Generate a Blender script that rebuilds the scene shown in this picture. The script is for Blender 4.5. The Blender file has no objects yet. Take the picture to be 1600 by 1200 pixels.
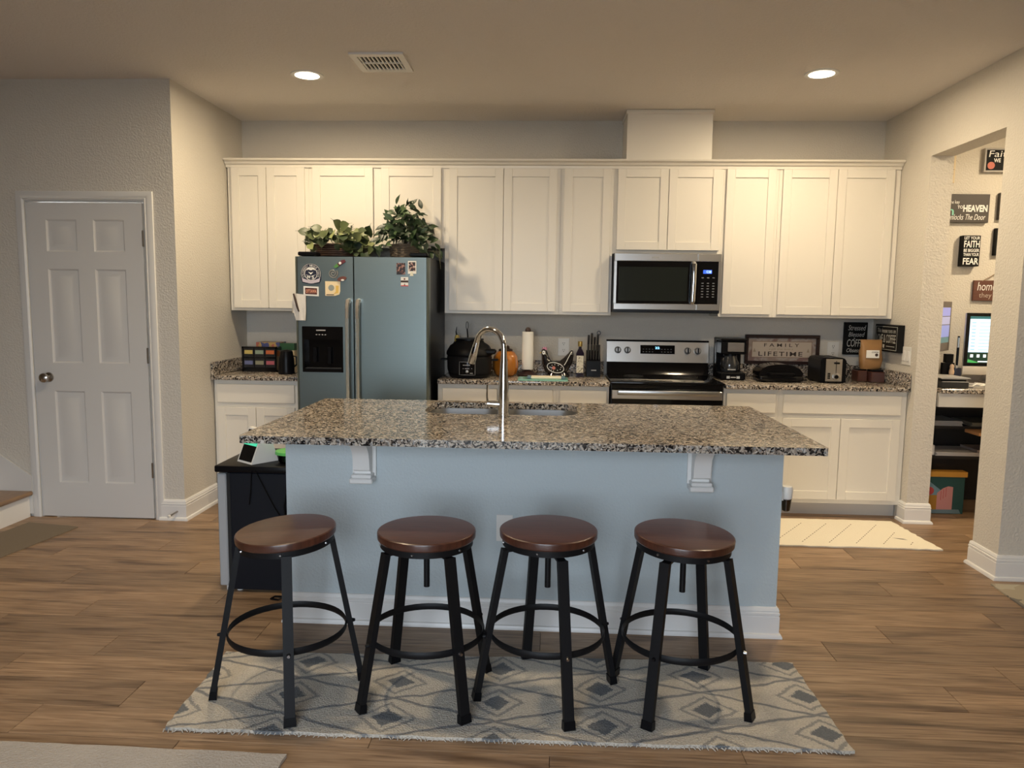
import bpy, bmesh, math, random
from mathutils import Vector, Matrix, Euler
random.seed(7)
S = bpy.context.scene
COL = S.collection
PI = math.pi

# ------------------------------------------------------------------ camera, world, light, exposure
CAM = (2.3718, -5.7433, 1.4543); YAW, PITCH, ROLL, FPX = 0.05012, 0.11006, 0.01245, 1166.1
fw = Vector((-math.sin(YAW)*math.cos(PITCH), math.cos(YAW)*math.cos(PITCH), -math.sin(PITCH)))
rt0 = Vector((math.cos(YAW), math.sin(YAW), 0)); up0 = rt0.cross(fw)
rt = rt0*math.cos(ROLL)+up0*math.sin(ROLL); upv = up0*math.cos(ROLL)-rt0*math.sin(ROLL)
cd = bpy.data.cameras.new('camera'); cam = bpy.data.objects.new('camera', cd); COL.objects.link(cam)
m = Matrix((rt, upv, -fw)).transposed().to_4x4(); m.translation = CAM; cam.matrix_world = m
cd.sensor_width = 36; cd.lens = 36*FPX/1600; cd.clip_start = .05; S.camera = cam
w = bpy.data.worlds.new('sky'); S.world = w; w.use_nodes = True
wn = w.node_tree.nodes['Background']; wn.inputs[0].default_value = (.78, .885, 1.0, 1); wn.inputs[1].default_value = 10.5
S.view_settings.view_transform = 'Standard'; S.view_settings.look = 'None'; S.view_settings.gamma = 1
S.view_settings.exposure = 0.1; S.view_settings.use_curve_mapping = False
S.cycles.use_denoising = True; S.cycles.max_bounces = 8; S.cycles.diffuse_bounces = 4
S.cycles.caustics_reflective = False; S.cycles.caustics_refractive = False; S.cycles.sample_clamp_indirect = 6
CH = 2.794                                   # ceiling height
WARM = (1.0, .80, .53)
LAMP_W = 21.0
LAMPS = [(.885, -1.15), (3.92, -1.15), (1.0, -2.75), (3.85, -2.75), (6.0, -1.0)]
for i, (lx, ly) in enumerate(LAMPS):
    ld = bpy.data.lights.new('lamp_light', 'AREA'); ld.shape = 'DISK'; ld.size = .13
    ld.energy = LAMP_W*(1.6 if i == 4 else 1); ld.color = WARM
    lo = bpy.data.objects.new('lamp_light', ld); lo.location = (lx, ly, CH-.03); COL.objects.link(lo)
YB = -6.95                                   # wall behind the camera
WIN = (.80, 2.80, .05, 2.40)                  # sliding window in the wall behind the camera: x0 x1 z0 z1
pd = bpy.data.lights.new('window_portal', 'AREA'); pd.shape = 'RECTANGLE'; pd.size = WIN[1]-WIN[0]; pd.size_y = WIN[3]-WIN[2]
pd.cycles.is_portal = True
po = bpy.data.objects.new('window_portal', pd); po.location = ((WIN[0]+WIN[1])/2, YB+.05, (WIN[2]+WIN[3])/2)
po.rotation_euler = (PI/2, 0, 0); COL.objects.link(po)

# ------------------------------------------------------------------ materials
MATS = {}
def nn(nt, t, **kw):
    n = nt.nodes.new(t)
    for k, v in kw.items(): setattr(n, k, v)
    return n
def mat(name, col, rough=.5, metal=0, bump=0, bscale=60, var=0, vscale=8, coat=0, stretch=None, spec=None, emit=None, estr=0):
    if name in MATS: return MATS[name]
    m = bpy.data.materials.new(name); m.use_nodes = True; nt = m.node_tree; b = nt.nodes['Principled BSDF']
    b.inputs['Base Color'].default_value = (*col, 1); b.inputs['Roughness'].default_value = rough
    b.inputs['Metallic'].default_value = metal; b.inputs['Coat Weight'].default_value = coat
    if spec is not None: b.inputs['Specular IOR Level'].default_value = spec
    if emit: b.inputs['Emission Color'].default_value = (*emit, 1); b.inputs['Emission Strength'].default_value = estr
    tc = nn(nt, 'ShaderNodeTexCoord'); src = tc.outputs['Object']
    if stretch:
        mp = nn(nt, 'ShaderNodeMapping'); mp.inputs['Scale'].default_value = stretch
        nt.links.new(src, mp.inputs[0]); src = mp.outputs[0]
    if var:
        n = nn(nt, 'ShaderNodeTexNoise'); n.inputs['Scale'].default_value = vscale; n.inputs['Detail'].default_value = 4
        r = nn(nt, 'ShaderNodeMix', data_type='RGBA')
        r.inputs[6].default_value = (*[c*(1-var) for c in col], 1); r.inputs[7].default_value = (*[min(1, c*(1+var)) for c in col], 1)
        nt.links.new(src, n.inputs['Vector']); nt.links.new(n.outputs[0], r.inputs[0]); nt.links.new(r.outputs[2], b.inputs['Base Color'])
    if bump:
        n2 = nn(nt, 'ShaderNodeTexNoise'); n2.inputs['Scale'].default_value = bscale; n2.inputs['Detail'].default_value = 3
        bp = nn(nt, 'ShaderNodeBump'); bp.inputs['Strength'].default_value = bump; bp.inputs['Distance'].default_value = .01
        nt.links.new(src, n2.inputs['Vector']); nt.links.new(n2.outputs[0], bp.inputs['Height']); nt.links.new(bp.outputs[0], b.inputs['Normal'])
    MATS[name] = m; return m
def ramp(nt, stops, interp='LINEAR'):
    r = nn(nt, 'ShaderNodeValToRGB'); e = r.color_ramp.elements; r.color_ramp.interpolation = interp
    while len(e) < len(stops): e.new(.5)
    for k, (p, c) in zip(e, stops): k.position = p; k.color = (*c, 1)
    return r
def granite():
    m = mat('granite', (.4, .35, .3), .12); nt = m.node_tree; b = nt.nodes['Principled BSDF']
    tc = nn(nt, 'ShaderNodeTexCoord'); L = nt.links.new
    nz = nn(nt, 'ShaderNodeTexNoise'); nz.inputs['Scale'].default_value = 45
    mx = nn(nt, 'ShaderNodeMix', data_type='RGBA'); mx.inputs[0].default_value = .035
    L(tc.outputs['Object'], nz.inputs['Vector']); L(tc.outputs['Object'], mx.inputs[6]); L(nz.outputs['Color'], mx.inputs[7])
    v = nn(nt, 'ShaderNodeTexVoronoi'); v.inputs['Scale'].default_value = 135; L(mx.outputs[2], v.inputs['Vector'])
    sp = nn(nt, 'ShaderNodeSeparateColor'); L(v.outputs['Color'], sp.inputs[0])
    r = ramp(nt, [(0, (.012, .011, .012)), (.20, (.05, .042, .038)), (.31, (.19, .16, .135)), (.46, (.37, .305, .245)), (.64, (.54, .47, .385)), (.84, (.30, .295, .285)), (.93, (.68, .635, .57))], 'CONSTANT')
    L(sp.outputs[0], r.inputs[0]); L(r.outputs[0], b.inputs['Base Color'])
    return m
def steel(name, col=(.58, .60, .61), rough=.3, stretch=(2, 2, 300)):
    m = mat(name, col, rough, 1, var=.05, vscale=3, stretch=stretch); return m
def plank_mat(name, island):
    m = mat(name, (.3, .2, .12), .42); nt = m.node_tree; b = nt.nodes['Principled BSDF']; L = nt.links.new
    tc = nn(nt, 'ShaderNodeTexCoord')
    if island: g = nn(nt, 'ShaderNodeNewGeometry'); rnd = g.outputs['Random Per Island']
    else: g = nn(nt, 'ShaderNodeObjectInfo'); rnd = g.outputs['Random']
    ml = nn(nt, 'ShaderNodeMath', operation='MULTIPLY'); ml.inputs[1].default_value = 57; L(rnd, ml.inputs[0])
    cb = nn(nt, 'ShaderNodeCombineXYZ'); L(ml.outputs[0], cb.inputs[0]); L(ml.outputs[0], cb.inputs[1])
    ad = nn(nt, 'ShaderNodeVectorMath', operation='ADD'); L(tc.outputs['Object'], ad.inputs[0]); L(cb.outputs[0], ad.inputs[1])
    def noise(sc, scale, det, dist=0):
        mp = nn(nt, 'ShaderNodeMapping'); mp.inputs['Scale'].default_value = sc; L(ad.outputs[0], mp.inputs[0])
        n = nn(nt, 'ShaderNodeTexNoise'); n.inputs['Scale'].default_value = scale; n.inputs['Detail'].default_value = det; n.inputs['Distortion'].default_value = dist
        L(mp.outputs[0], n.inputs['Vector']); return n.outputs[0]
    grain = noise((1.2, 22, 1), 4, 6, .6); broad = noise((1, 7, 1), 1.6, 3, .5)
    r1 = ramp(nt, [(.22, (.115, .068, .037)), (.42, (.275, .172, .098)), (.6, (.37, .245, .148)), (.8, (.45, .318, .205))])
    L(grain, r1.inputs[0])
    r2 = ramp(nt, [(.28, (.30, .26, .23)), (.45, (.82, .82, .82)), (.7, (1.05, 1.05, 1.05))]); L(broad, r2.inputs[0])
    mu = nn(nt, 'ShaderNodeMix', data_type='RGBA', blend_type='MULTIPLY'); mu.inputs[0].default_value = 1
    L(r1.outputs[0], mu.inputs[6]); L(r2.outputs[0], mu.inputs[7])
    hs = nn(nt, 'ShaderNodeHueSaturation')
    mr = nn(nt, 'ShaderNodeMapRange'); mr.inputs[3].default_value = .80; mr.inputs[4].default_value = 1.22; L(rnd, mr.inputs[0]); L(mr.outputs[0], hs.inputs['Value'])
    L(mu.outputs[2], hs.inputs['Color']); L(hs.outputs[0], b.inputs['Base Color'])
    bp = nn(nt, 'ShaderNodeBump'); bp.inputs['Strength'].default_value = .12; bp.inputs['Distance'].default_value = .003
    L(grain, bp.inputs['Height']); L(bp.outputs[0], b.inputs['Normal'])
    return m
def math_(nt, op, a, b=None):
    n = nn(nt, 'ShaderNodeMath', operation=op)
    for k, v in ((0, a), (1, b)):
        if v is None: continue
        if isinstance(v, (int, float)): n.inputs[k].default_value = v
        else: nt.links.new(v, n.inputs[k])
    return n.outputs[0]
def trellis_mat(name, base, line, dark, ox, oy, px, py, lw, dk, rough=1, ring=None):
    m = mat(name, base, rough); nt = m.node_tree; b = nt.nodes['Principled BSDF']; L = nt.links.new
    tc = nn(nt, 'ShaderNodeTexCoord')
    nz = nn(nt, 'ShaderNodeTexNoise'); nz.inputs['Scale'].default_value = 9; nz.inputs['Detail'].default_value = 3; L(tc.outputs['Object'], nz.inputs['Vector'])
    mx = nn(nt, 'ShaderNodeMix', data_type='RGBA'); mx.inputs[0].default_value = .045; L(tc.outputs['Object'], mx.inputs[6]); L(nz.outputs['Color'], mx.inputs[7])
    sp = nn(nt, 'ShaderNodeSeparateXYZ'); L(mx.outputs[2], sp.inputs[0])
    u = math_(nt, 'DIVIDE', math_(nt, 'SUBTRACT', sp.outputs[0], ox), px); v = math_(nt, 'DIVIDE', math_(nt, 'SUBTRACT', sp.outputs[1], oy), py)
    def wrap(x): n_ = nn(nt, 'ShaderNodeMath', operation='WRAP'); L(x, n_.inputs[0]); n_.inputs[1].default_value = 1; n_.inputs[2].default_value = -1; return n_.outputs[0]
    p = wrap(math_(nt, 'ADD', u, v)); q = wrap(math_(nt, 'SUBTRACT', u, v))      # local diamond coordinates, 0 at each centre
    mxx = math_(nt, 'MAXIMUM', math_(nt, 'ABSOLUTE', p), math_(nt, 'ABSOLUTE', q))
    du = math_(nt, 'ABSOLUTE', math_(nt, 'ADD', p, q)); dv_ = math_(nt, 'ABSOLUTE', math_(nt, 'SUBTRACT', p, q))
    core = math_(nt, 'ADD', math_(nt, 'DIVIDE', du, 2*dk[0]), math_(nt, 'DIVIDE', dv_, 2*dk[1]))
    fn = nn(nt, 'ShaderNodeTexNoise'); fn.inputs['Scale'].default_value = 160; fn.inputs['Detail'].default_value = 2; L(tc.outputs['Object'], fn.inputs['Vector'])
    wob = math_(nt, 'MULTIPLY', math_(nt, 'SUBTRACT', fn.outputs[0], .5), .5)
    r0 = ramp(nt, [(0, dark), (.30, dark), (.36, base), (.50, base), (.53, ring), (.60, ring), (.65, base)]); L(math_(nt, 'DIVIDE', math_(nt, 'ADD', core, wob), 3), r0.inputs[0])
    lf = nn(nt, 'ShaderNodeMapRange'); lf.inputs[1].default_value = 1-lw-.05; lf.inputs[2].default_value = 1-lw; L(math_(nt, 'ADD', mxx, math_(nt, 'MULTIPLY', wob, .2)), lf.inputs[0])
    r = nn(nt, 'ShaderNodeMix', data_type='RGBA'); L(lf.outputs[0], r.inputs[0]); L(r0.outputs[0], r.inputs[6]); r.inputs[7].default_value = (*line, 1)
    mu = nn(nt, 'ShaderNodeMix', data_type='RGBA', blend_type='MULTIPLY'); mu.inputs[0].default_value = .55
    r2 = ramp(nt, [(.3, (.55, .55, .55)), (.7, (1, 1, 1))]); L(fn.outputs[0], r2.inputs[0])
    L(r.outputs[2], mu.inputs[6]); L(r2.outputs[0], mu.inputs[7]); L(mu.outputs[2], b.inputs['Base Color'])
    bp = nn(nt, 'ShaderNodeBump'); bp.inputs['Strength'].default_value = .8; bp.inputs['Distance'].default_value = .012
    L(math_(nt, 'SUBTRACT', fn.outputs[0], math_(nt, 'MULTIPLY', math_(nt, 'GREATER_THAN', mxx, 1-lw), .4)), bp.inputs['Height']); L(bp.outputs[0], b.inputs['Normal'])
    return m
def print_mat(name, stops, scale=30, stretch=(1, 1, 1), interp='CONSTANT', rough=.4, vor=False):
    m = mat(name, stops[0][1], rough); nt = m.node_tree; b = nt.nodes['Principled BSDF']; L = nt.links.new
    tc = nn(nt, 'ShaderNodeTexCoord'); mp = nn(nt, 'ShaderNodeMapping'); mp.inputs['Scale'].default_value = stretch; L(tc.outputs['Object'], mp.inputs[0])
    n = nn(nt, 'ShaderNodeTexNoise'); n.inputs['Scale'].default_value = scale; n.inputs['Detail'].default_value = 3; L(mp.outputs[0], n.inputs['Vector'])
    r = ramp(nt, stops, interp); L(n.outputs[0], r.inputs[0]); L(r.outputs[0], b.inputs['Base Color'])
    return m
def thin_glass(name, tint=(1, 1, 1), refl=.08, rough=.02):
    m = mat(name, tint, rough); nt = m.node_tree; L = nt.links.new
    t = nn(nt, 'ShaderNodeBsdfTransparent'); t.inputs[0].default_value = (*tint, 1); g = nn(nt, 'ShaderNodeBsdfGlossy'); g.inputs['Roughness'].default_value = rough
    fr = nn(nt, 'ShaderNodeFresnel'); fr.inputs[0].default_value = 1.45
    mx = nn(nt, 'ShaderNodeMixShader'); L(fr.outputs[0], mx.inputs[0]); L(t.outputs[0], mx.inputs[1]); L(g.outputs[0], mx.inputs[2])
    L(mx.outputs[0], nt.nodes['Material Output'].inputs[0]); return m

GRAN = granite()
WALL = mat('wall_paint', (.66, .622, .555), .7, bump=.5, bscale=85)
ISL_DAYLIT = mat('island_daylit_paint', (.52, .585, .61), .7, bump=.35, bscale=85)  # same paint as the walls, with the daylight's blue cast put into its colour
CEIL = mat('ceiling_paint', (.80, .755, .715), .9, bump=.5, bscale=75)
TRIM = mat('trim_white', (.80, .79, .77), .35)
DOORP = mat('door_white', (.70, .69, .67), .4)
CAB = mat('cabinet_white', (.80, .76, .68), .35)
STEEL = steel('brushed_steel'); STEELX = steel('brushed_steel_across', (.60, .58, .55), .28, (2, 2, 300)); FRST = steel('fridge_steel', (.195, .237, .236), .42)  # fridge steel: teal reflection of the room put into its base colour
CHROME = mat('chrome', (.72, .75, .78), .08, 1)
NICKEL = mat('satin_nickel', (.45, .42, .38), .25, 1)
BLK = mat('black_plastic', (.005, .005, .006), .3, spec=.12); BLKG = mat('black_gloss', (.004, .004, .005), .08, spec=.3); DGREY = mat('dark_grey_plastic', (.03, .03, .032), .4, spec=.3)
BMET = mat('black_metal', (.006, .006, .007), .5, spec=.2)
WHITE = mat('white_plastic', (.78, .77, .74), .4); PAPER = mat('white_paper', (.85, .83, .78), .8)
WLET = mat('white_lettering', (.82, .82, .80), .6); BLET = mat('dark_lettering', (.05, .03, .025), .6); GLET = mat('grey_lettering', (.4, .4, .4), .5); TEALLET = mat('teal_lettering', (.25, .62, .50), .6); TANLET = mat('tan_lettering', (.36, .28, .2), .6)
SEATW = mat('walnut_seat', (.070, .024, .014), .32, var=.75, vscale=6, stretch=(1.5, 16, 1), coat=.15)
OFFW = mat('office_white', (.80, .77, .70), .5)

# ------------------------------------------------------------------ mesh builder
class B:
    def __init__(s): s.v = []; s.f = []
    def add(s, vs, fs):
        o = len(s.v); s.v += [tuple(p) for p in vs]; s.f += [tuple(i+o for i in q) for q in fs]; return s
    def bm(s, bm):
        bm.verts.index_update(); return s.add([v.co.copy() for v in bm.verts], [[v.index for v in f.verts] for f in bm.faces])
    def box(s, x0, x1, y0, y1, z0, z1, bev=0, seg=1, M=None):
        bm = bmesh.new(); bmesh.ops.create_cube(bm, size=1)
        for v in bm.verts: v.co = ((x0+x1)/2+v.co.x*(x1-x0), (y0+y1)/2+v.co.y*(y1-y0), (z0+z1)/2+v.co.z*(z1-z0))
        if bev: bmesh.ops.bevel(bm, geom=bm.edges[:], offset=bev, segments=seg, affect='EDGES', profile=.5)
        if M: bmesh.ops.transform(bm, matrix=M, verts=bm.verts)
        s.bm(bm); bm.free(); return s
    def cyl(s, p0, p1, r0, r1=None, n=16, cap=True):
        return s.tube([p0, p1], [r0, r0 if r1 is None else r1], n, cap)
    def tube(s, pts, r, n=8, cap=True, closed=False, sq=None, up=None):
        P = [Vector(p) for p in pts]; N = len(P); R = r if isinstance(r, (list, tuple)) else [r]*N
        T = []
        for i in range(N):
            a = P[i-1] if (i or closed) else P[0]; b = P[(i+1) % N] if (i < N-1 or closed) else P[-1]
            t = (b-a); T.append(t.normalized() if t.length > 1e-9 else Vector((0, 0, 1)))
        u = up and Vector(up) or (Vector((0, 0, 1)) if abs(T[0].z) < .9 else Vector((1, 0, 0)))
        u = (u-T[0]*u.dot(T[0])).normalized(); vs = []
        for i in range(N):
            u = (u-T[i]*u.dot(T[i])).normalized(); w_ = T[i].cross(u)
            for k in range(n):
                a = 2*PI*k/n+(PI/n if sq else 0)
                ru, rw = (R[i][0], R[i][1]) if isinstance(R[i], (tuple, list)) else (R[i], R[i])
                vs.append(P[i]+u*math.cos(a)*ru+w_*math.sin(a)*rw)
        fs = []
        for i in range(N if closed else N-1):
            j = (i+1) % N
            for k in range(n): k2 = (k+1) % n; fs.append((i*n+k, i*n+k2, j*n+k2, j*n+k))
        if cap and not closed: fs.append(tuple(range(n))[::-1]); fs.append(tuple((N-1)*n+k for k in range(n)))
        return s.add(vs, fs)
    def lathe(s, prof, c=(0, 0, 0), n=24, sx=1, sy=1, M=None, lobes=0, lobe=.0):
        vs = []; fs = []
        for r, z in prof:
            for k in range(n):
                a = 2*PI*k/n; rr = r*(1+lobe*(abs(math.cos(lobes*a/2))-1)) if lobes else r
                p = Vector((c[0]+rr*math.cos(a)*sx, c[1]+rr*math.sin(a)*sy, c[2]+z)); vs.append(M @ p if M else p)
        m_ = len(prof)
        for i in range(m_-1):
            for k in range(n): k2 = (k+1) % n; fs.append((i*n+k, i*n+k2, (i+1)*n+k2, (i+1)*n+k))
        if prof[0][0] > 1e-4: fs.append(tuple(range(n))[::-1])
        if prof[-1][0] > 1e-4: fs.append(tuple((m_-1)*n+k for k in range(n)))
        return s.add(vs, fs)
    def prism(s, outline, d0, d1, axis='Y'):
        f = {'Y': lambda a, b, d: (a, d, b), 'X': lambda a, b, d: (d, a, b), 'Z': lambda a, b, d: (a, b, d)}[axis]
        n = len(outline); vs = [f(a, b, d0) for a, b in outline]+[f(a, b, d1) for a, b in outline]
        fs = [tuple(range(n)), tuple(range(2*n-1, n-1, -1))]+[(i, (i+1) % n, n+(i+1) % n, n+i) for i in range(n)]
        return s.add(vs, fs)
    def sweep(s, path, prof, side=1):
        # profile (outward, z) swept along a floor-plan path with mitred corners; outward = right of travel when side is 1
        P = [Vector((p[0], p[1])) for p in path]; N = len(P); vs = []; n = len(prof)
        def nrm(a, b): d = (b-a).normalized(); return Vector((d.y, -d.x))*side
        for i in range(N):
            n1 = nrm(P[max(i-1, 0)], P[max(i, 1)]); n2 = nrm(P[min(i, N-2)], P[min(i+1, N-1)])
            mt = (n1+n2).normalized(); mt = mt/max(.3, mt.dot(n1))
            for o, z in prof: q = P[i]+mt*o; vs.append((q.x, q.y, z))
        fs = []
        for i in range(N-1):
            for k in range(n): k2 = (k+1) % n; fs.append((i*n+k, i*n+k2, (i+1)*n+k2, (i+1)*n+k))
        fs += [tuple(range(n)), tuple((N-1)*n+k for k in reversed(range(n)))]
        return s.add(vs, fs)
    def mesh(s, name, off=(0, 0, 0), ang=35):
        me = bpy.data.meshes.new(name); o = Vector(off)
        me.from_pydata([Vector(v)-o for v in s.v], [], s.f)
        bm = bmesh.new(); bm.from_mesh(me); bmesh.ops.recalc_face_normals(bm, faces=bm.faces); bm.to_mesh(me); bm.free()
        me.polygons.foreach_set('use_smooth', [True]*len(me.polygons)); me.set_sharp_from_angle(angle=math.radians(ang)); me.update()
        return me
def rootloc(p):
    o = Vector((0, 0, 0))
    while p: o += p.location; p = p.parent
    return o
def tag(o, label=None, cat=None, group=None, kind=None):
    for k, v in (('label', label), ('category', cat), ('group', group), ('kind', kind)):
        if v: o[k] = v
    return o
def T(name, label, cat, loc, group=None, kind=None, rz=0):
    o = bpy.data.objects.new(name, None); COL.objects.link(o); o.location = loc; o.rotation_euler = (0, 0, rz); o.empty_display_size = .05
    return tag(o, label, cat, group, kind)
def P(name, b, m_, parent=None, local=False, label=None, kind=None, ang=35):
    off = (0, 0, 0) if local else rootloc(parent)
    o = bpy.data.objects.new(name, b.mesh(name, off, ang)); o.data.materials.append(m_); COL.objects.link(o); o.parent = parent
    return tag(o, label, kind=kind)
def box(*a, **k): return B().box(*a, **k)
def structure(name, b, m_, parent=None): return tag(P(name, b, m_, parent), kind='structure')
FY = lambda y: (lambda a, b: (a, y, b))          # plane facing the room (-Y)
def text(s_, a0, a1, b0, b1, put, m_, parent, shear=0, bold=0, name='lettering', local=False, space=1, n=3):
    cu = bpy.data.curves.new('t', 'FONT'); cu.body = s_; cu.size = 1; cu.shear = shear; cu.offset = bold; cu.resolution_u = n; cu.space_character = space
    ob = bpy.data.objects.new('t', cu); me = bpy.data.meshes.new_from_object(ob)
    xs = [v.co.x for v in me.vertices]; ys = [v.co.y for v in me.vertices]; off = Vector((0, 0, 0)) if local else rootloc(parent)
    if xs:
        x0, x1, y0, y1 = min(xs), max(xs), min(ys), max(ys)
        for v in me.vertices:
            v.co = Vector(put(a0+(v.co.x-x0)/(x1-x0+1e-9)*(a1-a0), b0+(v.co.y-y0)/(y1-y0+1e-9)*(b1-b0)))-off
    me.name = name; me.materials.clear(); me.materials.append(m_); o = bpy.data.objects.new(name, me); COL.objects.link(o); o.parent = parent
    bpy.data.objects.remove(ob); bpy.data.curves.remove(cu); return o
def circ(cx, cz, r, n=24, rx=None): return [(cx+(rx or r)*math.cos(2*PI*k/n), cz+r*math.sin(2*PI*k/n)) for k in range(n)]
def rrect(x0, x1, z0, z1, r, n=4):
    o = []
    for cx, cz, a in ((x1-r, z1-r, 0), (x0+r, z1-r, 90), (x0+r, z0+r, 180), (x1-r, z0+r, 270)):
        o += [(cx+r*math.cos(math.radians(a+90*k/n)), cz+r*math.sin(math.radians(a+90*k/n))) for k in range(n+1)]
    return o
def arc(c, r, a0, a1, n, plane='XZ'):
    o = []
    for k in range(n+1):
        a = math.radians(a0+(a1-a0)*k/n); x, z = r*math.cos(a), r*math.sin(a)
        o.append((c[0]+x, c[1], c[2]+z) if plane == 'XZ' else (c[0]+x, c[1]+z, c[2]))
    return o
def dup(o, parent=None):
    c = o.copy(); COL.objects.link(c)
    if parent: c.parent = parent
    for ch in list(o.children): dup(ch, c)
    return c

# ------------------------------------------------------------------ room shell
fl = structure('floor', box(-4.1, 8.1, YB-.2, .2, -.12, -.006), mat('subfloor', (.10, .07, .05), .8))
PL, PW = 1.22, .182
pmat = plank_mat('vinyl_plank', False); pmi = plank_mat('vinyl_plank_field', True)
pm = box(0, PL-.0016, 0, PW-.0016, -.006, 0, bev=.0012).mesh('plank'); pm.materials.append(pmat)
far = B()
ny = int(6.9/PW)
for j in range(ny):
    y = -.02-(j+1)*PW; off = (j*.447+.13*math.sin(j*3.1)) % PL
    for i in range(-4, 8):
        x = i*PL-off
        if x < -4.1 or x+PL > 8.0: continue
        if -1.9 < x+PL and x < 5.9 and y > -4.25 and not (1.35 < x and x+PL < 3.3 and -2.5 < y < -1.75):
            o = bpy.data.objects.new('plank', pm); o.location = (x, y, 0); o.parent = fl; COL.objects.link(o)
        else: far.box(x, x+PL-.0016, y, y+PW-.0016, -.006, 0)
P('plank_field', far, pmi, fl, kind='stuff')
structure('ceiling', box(-4.1, 8.1, YB-.2, .2, CH, CH+.1), CEIL)
structure('wall_back', box(-.12, 8.0, 0, .12, -.1, CH), WALL)
structure('wall_left', box(-.12, 0, -1.08, 0, -.1, CH), WALL)
wfl = B().box(-4.0, -.985, -1.08, -.96, -.1, CH).box(-.985, -.165, -1.08, -.96, 2.075, CH).box(-.165, -.12, -1.08, -.96, -.1, CH)
structure('wall_left_front', wfl, WALL)
structure('wall_pantry_back', box(-1.4, -.12, -.4, -.3, -.1, CH), WALL)
wr = B().box(4.79, 4.935, -.70, 0, -.1, CH).box(4.79, 4.935, -1.738, -1.495, -.1, CH).box(4.79, 4.935, -1.495, -.70, 2.415, CH)
structure('wall_right', wr, WALL)
structure('wall_right_front', box(4.935, 8.0, -1.738, -1.60, -.1, CH), WALL)
structure('wall_living_left', box(-4.1, -4.0, YB, 0, -.1, CH), WALL)
structure('wall_living_right', box(8.0, 8.1, YB, 0, -.1, CH), WALL)
wl = B().box(-4, WIN[0], YB-.1, YB, -.1, CH).box(WIN[1], 8, YB-.1, YB, -.1, CH).box(WIN[0], WIN[1], YB-.1, YB, WIN[3], CH).box(WIN[0], WIN[1], YB-.1, YB, -.1, WIN[2])
structure('wall_living_back', wl, WALL)
wd = T('window_1', None, None, ((WIN[0]+WIN[1])/2, YB-.05, WIN[2]), kind='structure')
P('window_frame', B().box(WIN[0], WIN[0]+.06, YB-.08, YB-.02, WIN[2], WIN[3]).box(WIN[1]-.06, WIN[1], YB-.08, YB-.02, WIN[2], WIN[3]).box(WIN[0], WIN[1], YB-.08, YB-.02, WIN[2], WIN[2]+.06).box(WIN[0], WIN[1], YB-.08, YB-.02, WIN[3]-.06, WIN[3]).box(1.77, 1.83, YB-.08, YB-.02, WIN[2], WIN[3]), TRIM, wd)
for a, b_ in ((WIN[0]+.06, 1.77), (1.83, WIN[1]-.06)): P('pane', box(a, b_, YB-.055, YB-.049, WIN[2]+.06, WIN[3]-.06), thin_glass('window_glass'), wd)
structure('ground', box(-14, 18, -30, YB-.12, -.2, -.1), mat('patio', (.30, .29, .27), .9))

BASEP = [(0, 0), (.026, 0), (.026, .008), (.021, .018), (.014, .021), (.014, .095), (.011, .099), (.014, .103), (.014, .112), (.010, .116), (.012, .121), (.009, .133), (.005, .137), (0, .137)]
def baseb(name, path, side): structure(name, B().sweep(path, BASEP, side), TRIM)
baseb('baseboard_left', [(-.165, -1.08), (0, -1.08), (0, -.62)], 1)
baseb('baseboard_right', [(4.79, -.60), (4.79, -.70), (4.935, -.70), (4.935, -.05)], 1)
baseb('baseboard_right_front', [(4.935, -1.495), (4.79, -1.495), (4.79, -1.738), (7.95, -1.738)], 1)

# pantry door
dr = T('door_1', None, None, (-.58, -1.08, 0), kind='structure')
X0, X1, DT, YF = -.955, -.205, 2.04, -1.088
pan = [(-.835, -.635, 1.735, 1.935), (-.525, -.325, 1.735, 1.935), (-.835, -.635, 1.025, 1.625), (-.525, -.325, 1.025, 1.625), (-.835, -.635, .235, .842), (-.525, -.325, .235, .842)]
d = B(); xs = [X0, -.835, -.635, -.525, -.325, X1]; zs = [.008, .235, .842, 1.025, 1.625, 1.735, 1.935, DT]
for i in range(5):
    for j in range(7):
        if i in (1, 3) and j in (1, 3, 5): continue
        d.box(xs[i], xs[i+1], YF, YF+.035, zs[j], zs[j+1])
slab = P('door_slab', d, DOORP, dr)
for x0, x1, z0, z1 in pan:
    def rc(i, y): return [(x0+i, y, z0+i), (x1-i, y, z0+i), (x1-i, y, z1-i), (x0+i, y, z1-i)]
    vs = rc(0, YF)+rc(.010, YF+.010)+rc(.024, YF+.010)+rc(.050, YF+.002)+rc(0, YF+.03); fs = []
    for k in range(3): fs += [(k*4+q, k*4+(q+1) % 4, k*4+4+(q+1) % 4, k*4+4+q) for q in range(4)]
    fs += [(12, 13, 14, 15), (16, 17, 18, 19)]+[(q, (q+1) % 4, 16+(q+1) % 4, 16+q) for q in range(4)]
    P('panel', B().add(vs, fs), DOORP, slab)
cs = B(); prof = [(0, .0), (.012, 0), (.018, .012), (.012, .016), (.016, .03), (.010, .055), (0, .057)]
def casing(pts):  # mitred casing frame: profile (forward, outward)
    c = B(); n = len(prof); vs = []
    for (x, z, ox, oz) in pts:
        for fwd, o in prof: vs.append((x+ox*o, -1.08-fwd, z+oz*o))
    fs = [(i*n+k, i*n+(k+1) % n, (i+1)*n+(k+1) % n, (i+1)*n+k) for i in range(len(pts)-1) for k in range(n)]
    return c.add(vs, fs+[tuple(range(n)), tuple((len(pts)-1)*n+k for k in range(n))])
P('door_casing', casing([(-.968, 0, -1, 0), (-.968, 2.055, -1, 1), (-.192, 2.055, 1, 1), (-.192, 0, 1, 0)]), DOORP, dr)
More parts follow.
